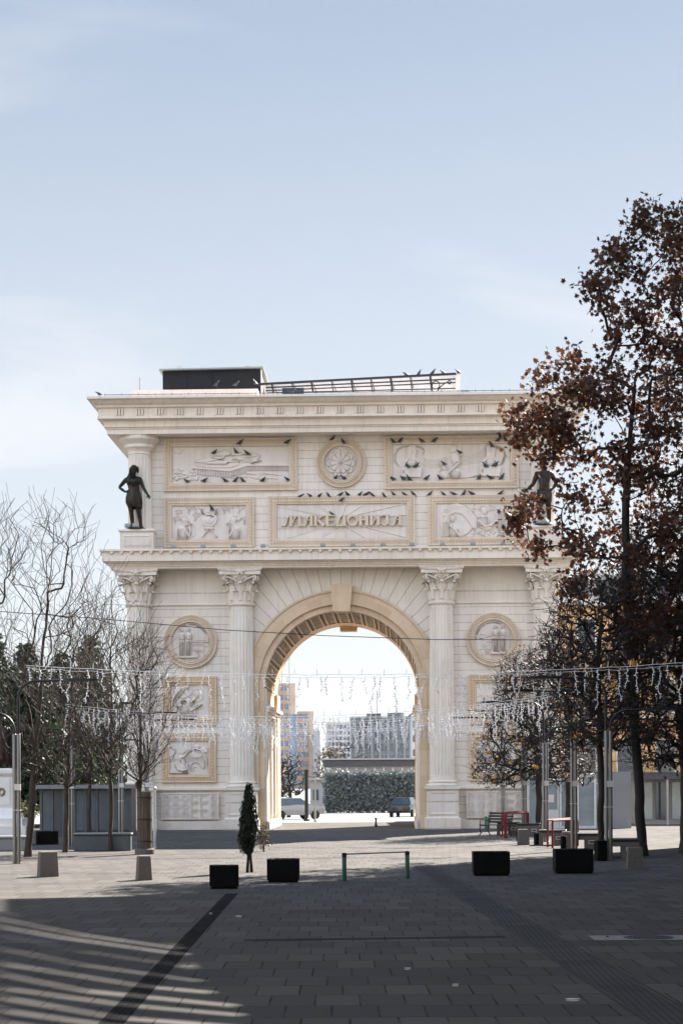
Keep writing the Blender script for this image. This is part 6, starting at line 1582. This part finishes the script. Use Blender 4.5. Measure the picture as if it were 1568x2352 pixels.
# ---- white van
M['vanw']=simple('white_van_paint',(.62,.61,.58),.35,var=.06,scale=2)
x=at(1434,1890,109.)[0]; t=thing('white_van','white box van parked behind the trees on the right','van',(x,109,0),.1); b=MB()
b.loft([[(-a,0,.35),(a,0,.35),(a,0,2.0),(a-.12,0,2.55),(-a+.12,0,2.55),(-a,0,2.0)] if k==0 else [(-a,4.6,.35),(a,4.6,.35),(a,4.6,2.0),(a-.12,4.6,2.55),(-a+.12,4.6,2.55),(-a,4.6,2.0)] for k,a in enumerate((.90,.90))],True); b.build('body',M['vanw'],t)
b=MB(); b.box(-.70,.70,-.03,-.002,1.35,2.05); b.build('windscreen',M['glass'],t)
for s in (-1,1):
    b=MB(); b.box(s*.72-.12,s*.72+.12,-.04,-.002,.75,.98); b.build('headlight',M['plate'],t)
    for yy in (.9,3.7): b=MB(); b.loft([[(s*.82+d,yy+.35*math.cos(2*PI*i/16),.35+.35*math.sin(2*PI*i/16)) for i in range(16)] for d in (-.1,.1)],True); b.build('wheel',M['rubber'],t)
b=MB(); b.box(-.88,.88,-.10,-.002,.30,.55); b.build('bumper',M['iron'],t)
# ---- left side: kiosk panels, low wall, tree guard, monument
t=thing('panelled_kiosk','long grey panelled kiosk behind the bare trees at the left','kiosk',(at(95,1900,86.)[0],86,0)); L=at(300,1900,86.)[0]-at(95,1900,86.)[0]
M['kpan']=simple('blue_grey_panel',(.07,.085,.095),.4,var=.2,scale=2); M['kdark']=simple('dark_panel',(.05,.055,.06),.4,var=.2)
b=MB(); b.box(0,L,.05,2.4,0,2.05); b.build('wall',M['kdark'],t); b=MB(); b.box(-.25,L+.25,-.35,2.6,2.052,2.22); b.build('roof',M['facade'],t)
for k in range(8):
    x=.08+k*L/8; b=MB(); b.box(x,x+L/8-.14,0,.049,.25,1.95); b.build('panel',M['kpan' if k not in (1,2) else 'kdark'],t)
b=MB()
for k in range(9): x=k*L/8; b.box(x-.05,x+.05,-.03,.048,0,2.05)
b.build('mullion',M['kpan'],t)
def lowwall(px0,px1,py,h,dp,label,mat='concrete'):
    (x0,y0),(x1,y1)=gp(px0,py),gp(px1,py); b=MB(); b.cbox(x0,x1,0,dp,0,h,.02); b.cbox(x0-.04,x1+.04,-.04,dp+.04,h+.002,h+.08,.015); o=b.build('low_wall',M[mat],None); o.location=(0,y0,0); tag(o,label,'wall')
lowwall(170,298,1955,.52,.5,'low dark concrete wall between the bare trunks at the left','kpan'); lowwall(-30,58,1955,.42,.9,'low wall in front of the white monument at the left edge','facade')
x,y=gp(333,1962); t=thing('tree_guard','round brown board tree guard around the small bare tree by the left column','tree guard',(x,y,0)); b=MB()
for i in range(14): a=2*PI*i/14; c,s=math.cos(a),math.sin(a); b.loft([[(.235*c-.045*s,.235*s+.045*c,z),(.235*c+.045*s,.235*s-.045*c,z),(.205*c+.045*s,.205*s-.045*c,z),(.205*c-.045*s,.205*s+.045*c,z)] for z in (.18,2.0)],True)
b.build('board',simple('brown_board',(.085,.06,.045),.8,var=.4,scale=6,streak=True),t); b=MB(); b.lathe((0,0,0),[(.32,0),(.32,.16),(.28,.18)],20); b.build('base',M['concrete'],t); b=MB()
for z in (.4,1.1,1.8): b.lathe((0,0,z),[(.245,0),(.252,.0),(.252,.04),(.245,.04)],20,False)
b.build('hoop',M['iron'],t)
x,y=gp(356,1950); b=MB(); b.lathe((0,0,0),[(.07,0),(.07,.05),(.05,.06),(.05,2.05),(.07,2.06),(.07,2.12),(.03,2.16)],12); o=b.build('white_pole',M['winf'],None,True,angle=40); o.location=(x,y,0); tag(o,'white pole beside the brown tree guard','pole')
x=at(16,1900,74.)[0]; t=thing('monument','white marble monument pedestal with stepped base at the left edge','monument',(x-.1,74.,0)); b=MB()
b.loft([[(-a,-a,z),(a,-a,z),(a,a,z),(-a,a,z)] for a,z in ((.95,0),(.95,.72),(.80,.73),(.80,1.0),(.66,1.01),(.60,1.12),(.52,1.16),(.46,1.30),(.40,1.38),(.40,2.55),(.46,2.6),(.50,2.68),(.50,2.8),(.40,2.82),(.40,2.86))],True); b.build('pedestal',M['marble'],t)
b=MB(); b.box(-.30,.30,-.43,-.402,1.5,2.45); b.build('panel',M['marble'],t)
b=MB()
for k in range(7): a=2*PI*k/7; b.tube([(.14*math.cos(a+q*.35)*(1-q*.12),-.44,1.98+.17*math.sin(a+q*.35)*(1-q*.12)) for q in range(6)],.014,5)
b.build('emblem',simple('gilt_emblem',(.20,.12,.05),.5,.4),t)
st=thing('bronze_statue','bronze statue on the white monument, half outside the left edge','statue',(x-.1,74.,2.86)); kk=.9
J=dict(pelvis=(0,0,.95),waist=(0,0,1.15),chest=(0,0,1.38),collar=(0,0,1.52),neck=(0,0,1.58),head=(0,-.02,1.74),shR=(.2,0,1.46),elR=(.30,.0,1.20),wrR=(.36,-.15,1.02),haR=(.37,-.2,.97),shL=(-.2,0,1.46),elL=(-.3,0,1.2),wrL=(-.25,-.15,1.3),haL=(-.22,-.2,1.36),hipL=(-.1,0,.9),hipR=(.1,0,.9),knL=(-.12,-.03,.5),knR=(.12,0,.5),anL=(-.12,.02,.08),anR=(.14,.02,.08))
bo=body(st,J,1.,False,M['bronze']); ringcloth(bo,'cloak',[(0,.03,1.52,.22,.14,0),(0,.03,1.3,.27,.2,.5),(0,.04,.9,.30,.24,1),(0,.05,.4,.36,.28,1.5),(0,.05,.15,.38,.30,1.8)],7,.06,M['bronze'])
b=MB(); b.ell((0,.02,1.82),(.10,.11,.09),10,6); b.build('hair',M['bronze'],bo,True)
block('tower_block','grey tower block cut off by the left edge behind the trees','building',-120,22,1592,190.,12,M['facade'],5,4,1.4,1.6,3.,.8,xm=.3,glass='glass')
# ---- building outside the right edge: unseen, outline shaped to throw the foreground shade
SUNH=Vector((.514,.857,0)); ELEV=math.radians(34.5); TE=math.tan(ELEV)
KX,KC=.1716,2.5
def bp(px,py):                       # sunward from a ground point to the street front of that building
    x,y=gp(px,py); s=(KX*y+KC-x)/(SUNH.x-KX*SUNH.y); return (x+SUNH.x*s,y+SUNH.y*s,s*TE)
def bslab(poly,d0,d1,b):
    q=[bp(*p) for p in poly]; b.loft([[(a+d0,c-d0*KX,z) for a,c,z in q],[(a+d1,c-d1*KX,z) for a,c,z in q]],True)
C5=lambda x,y:(x*.63776/1.74171,(3450+y*.63776)/1.74171)
edge=[(947,1993.5),(908,2016),(788,2022),(687,2030),(546,2039.6),(500,2048),(437,2052),(344,2059),(200,2063),(120,2068)]
t=thing('shade_building','unseen grey building just outside the right edge, shaped to its shade','building'); b=MB()
q=[bp(1568,1946)]+[bp(*p) for p in edge]
# outline taken from the shade edge: tall corner, then falling past the slats
out=[(x,y,0) for x,y,z in (q[0],)]+[(q[0][0],q[0][1],z_) for z_ in (0,)]
top=[bp(*p) for p in edge]
low=[bp(*C5(*p)) for p in ((0,230),(0,312),(600,440),(1130,520),(1180,600),(1230,700),(1300,800),(1480,900),(1560,1013))]+[bp(640,2700),bp(760,3300)]
# solid wall: back-projected shade polygon completed to the ground
poly=[q[0]]+top+low
ys=[p[1] for p in poly]; y1=poly[0][1]; yn=min(p[1] for p in poly)
pl=[(poly[0][0],poly[0][1],0)]+poly
x_=KX*8+KC; pl+= [(x_,8.,0.)]
front=[(a,c,z) for a,c,z in pl]; D=9.
b.loft([front,[(a+D,c+D*.3,z) for a,c,z in front]],True)
b.build('wall',M['greyw'],t)
b=MB(); f_=lambda y,h:(KX*y+KC,y,h)
up=[f_(9,7.6),f_(30,15.),f_(56,24.4),f_(67,28.2),f_(76,31.),f_(76,42.),f_(9,42.)]
b.loft([up,[(a+.4,c,z) for a,c,z in up]],True); b.build('upper_blocker',M['greyw'],t)  # thin floating slab, added to block sun and sky light
# unseen slats added to cut the sunlight into stripes on the paving
dk=[((0,322,),(0,350),(520,452),(560,420)),]
lines=[[(-900,150),(0,315),(290,372),(600,425)],[(-900,170),(0,355),(500,452),(1160,545)],[(-900,190),(0,402),(380,470),(1130,575)],[(-900,250),(0,455),(500,555),(1130,650)],[(-900,310),(0,540),(500,640),(1250,745)],[(-900,360),(0,632),(890,775),(1500,830)],[(-900,430),(0,700),(500,800),(1500,900)],[(-900,500),(0,785),(760,890),(1560,960)],[(-900,560),(0,845),(700,968),(1560,1035)],[(-900,640),(0,925),(600,1010),(1560,1110)],[(-900,720),(0,1000),(600,1090),(1600,1190)],[(-900,800),(0,1080),(600,1170),(1640,1270)]]
wd=[10,14,16,10,14,18,22,20,24,26,28,30]
for i in range(len(lines)-1):
    A_=[(x,y+wd[i]*.8) for x,y in lines[i]]; B_=[(x,y-wd[i+1]*.3) for x,y in lines[i+1]]
    if i==0: A_=A_[1:]; 
    b=MB(); bslab([C5(*p) for p in A_]+[C5(*p) for p in reversed(B_)],0.,.12,b); b.build('stripe_slat',M['greyfix'],t)

# street houses left of and behind the camera (they close the street canyon)
def canyon(name,label,pts,h):
    t=thing(name,label,'building'); b=MB(); b.loft([[(x,y,0) for x,y in pts],[(x,y,h) for x,y in pts]],True); b.build('wall',M['facade'],t)
    b=MB(); cx=sum(p[0] for p in pts)/len(pts); cy=sum(p[1] for p in pts)/len(pts)
    b.loft([[(x+(x-cx)*.03,y+(y-cy)*.03,z) for x,y in pts] for z in (h+.002,h+.5)],True); b.build('cornice',M['greyw'],t)
canyon('street_house','grey street house just outside the left edge',[(-4.0,-12),(-10.2,40),(-24,40),(-24,-12)],38)
canyon('street_house','grey street house behind the camera',[(-24,-40),(30,-40),(30,-16),(-24,-16)],26)
# ================================================================ light, sky, camera
b=MB(); b.box(-3500,3500,-60,4900,-1.5,190.); hz=b.build('haze'); hz['kind']='stuff'; hm=bpy.data.materials.new('haze_air'); hm.use_nodes=True; hn=hm.node_tree.nodes; hn.remove(hn['Principled BSDF'])
pv=hn.new('ShaderNodeVolumePrincipled'); pv.inputs['Density'].default_value=.00003; pv.inputs['Color'].default_value=(.84,.90,1,1); hm.node_tree.links.new(pv.outputs[0],hn['Material Output'].inputs['Volume']); hz.data.materials.append(hm)
SKYRAMP=[(0.,(.160,.163,.168)),(.12,(.156,.163,.172)),(.22,(.142,.152,.165)),(.36,(.095,.112,.137)),(.7,(.08,.11,.17)),(1.,(.07,.10,.16))]
BACK_FILL=4.4
w=bpy.data.worlds.new('World'); S.world=w; w.use_nodes=True; nt=w.node_tree; n=nt.nodes; bg=n['Background']
sky=n.new('ShaderNodeTexSky'); sky.sky_type='NISHITA'; sky.sun_disc=False; sky.sun_elevation=ELEV; sky.sun_rotation=math.atan2(SUNH.x,SUNH.y); sky.air_density=1.; sky.dust_density=.5; sky.ozone_density=1.2; sky.altitude=250
tc=n.new('ShaderNodeTexCoord'); l=nt.links.new
def wm(op,a,b=0.,c=None):
    m=n.new('ShaderNodeMath'); m.operation=op
    for i,v in enumerate((a,b,c)):
        if v is None: continue
        if isinstance(v,(int,float)): m.inputs[i].default_value=v
        else: l(v,m.inputs[i])
    return m.outputs[0]
def wr(f,a,b,c=0.,d=1.,sm=False):
    m=n.new('ShaderNodeMapRange'); l(f,m.inputs[0]); m.inputs[1].default_value=a; m.inputs[2].default_value=b; m.inputs[3].default_value=c; m.inputs[4].default_value=d
    if sm: m.interpolation_type='SMOOTHSTEP'
    return m.outputs[0]
def wx(f,a,b):
    m=n.new('ShaderNodeMix'); m.data_type='RGBA'
    for i,v in ((0,f),(6,a),(7,b)):
        if isinstance(v,(int,float,tuple)): m.inputs[i].default_value=v
        else: l(v,m.inputs[i])
    return m.outputs[2]
K=20./1.
sp=n.new('ShaderNodeSeparateXYZ'); l(tc.outputs['Generated'],sp.inputs[0]); X_,Y_,Z_=sp.outputs
cr=n.new('ShaderNodeValToRGB'); l(wr(Z_,0.,1.),cr.inputs[0]); e_=cr.color_ramp.elements
VE=SKYRAMP
while len(e_)<len(VE): e_.new(.5)
for i,(p_,c_) in enumerate(VE): e_[i].position=p_; e_[i].color=tuple(x/10. for x in c_)+(1,)
gn=n.new('ShaderNodeVectorMath'); gn.operation='SCALE'; l(cr.outputs[0],gn.inputs[0]); gn.inputs['Scale'].default_value=200.
veil=gn.outputs[0]
# high thin cirrus
mp=n.new('ShaderNodeMapping'); mp.inputs['Scale'].default_value=(1.,1.,4.2); mp.inputs['Rotation'].default_value=(0.,.10,.13); mp.inputs['Location'].default_value=(6.85,3.85,10.31); l(tc.outputs['Generated'],mp.inputs[0])
no=n.new('ShaderNodeTexNoise'); no.inputs['Scale'].default_value=2.6; no.inputs['Detail'].default_value=7; no.inputs['Roughness'].default_value=.55; no.inputs['Distortion'].default_value=.6; l(mp.outputs[0],no.inputs['Vector'])
# thin overcast veil; added warm brightening behind the camera to light the arch front
back=wr(Y_,.25,-.55,1.,BACK_FILL,True); mu=n.new('ShaderNodeVectorMath'); mu.operation='SCALE'; l(veil,mu.inputs[0]); l(back,mu.inputs['Scale'])
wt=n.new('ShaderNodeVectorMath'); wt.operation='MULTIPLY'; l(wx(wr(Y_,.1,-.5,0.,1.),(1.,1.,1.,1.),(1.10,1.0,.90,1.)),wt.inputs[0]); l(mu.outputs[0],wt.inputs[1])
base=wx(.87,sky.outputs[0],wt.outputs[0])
cl=wm('MULTIPLY',wr(no.outputs['Fac'],.47,.66,0.,.85,True),wr(Z_,.40,.20,.1,1.))
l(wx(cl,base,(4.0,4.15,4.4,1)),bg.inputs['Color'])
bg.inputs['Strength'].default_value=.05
sl=bpy.data.lights.new('sun','SUN'); sl.energy=5.; sl.angle=math.radians(.38); sl.color=(1.,.93,.84); so=bpy.data.objects.new('sun',sl); COL.objects.link(so)
dv=Vector((SUNH.x*math.cos(ELEV),SUNH.y*math.cos(ELEV),math.sin(ELEV))); so.rotation_euler=dv.to_track_quat('Z','Y').to_euler(); so.location=(30,60,60)
cd=bpy.data.cameras.new('camera'); cd.sensor_fit='AUTO'; cd.sensor_width=36.; cd.lens=F*36./2352.; cd.shift_y=(CY-1176.)/2352.; cd.clip_start=.5; cd.clip_end=20000
co=bpy.data.objects.new('camera',cd); COL.objects.link(co)
c_,s_=math.cos(ROLL),math.sin(ROLL); co.matrix_world=Matrix(((c_,s_,0,0),(0,0,-1,0),(-s_,c_,0,CH),(0,0,0,1)))
S.camera=co
S.view_settings.view_transform='Standard'; S.view_settings.look='None'; S.view_settings.exposure=2.15; S.view_settings.gamma=1.
S.render.engine='CYCLES'; S.cycles.max_bounces=6; S.cycles.diffuse_bounces=3; S.cycles.transparent_max_bounces=8; S.cycles.use_denoising=True
try: S.cycles.denoiser='OPENIMAGEDENOISE'
except Exception: pass
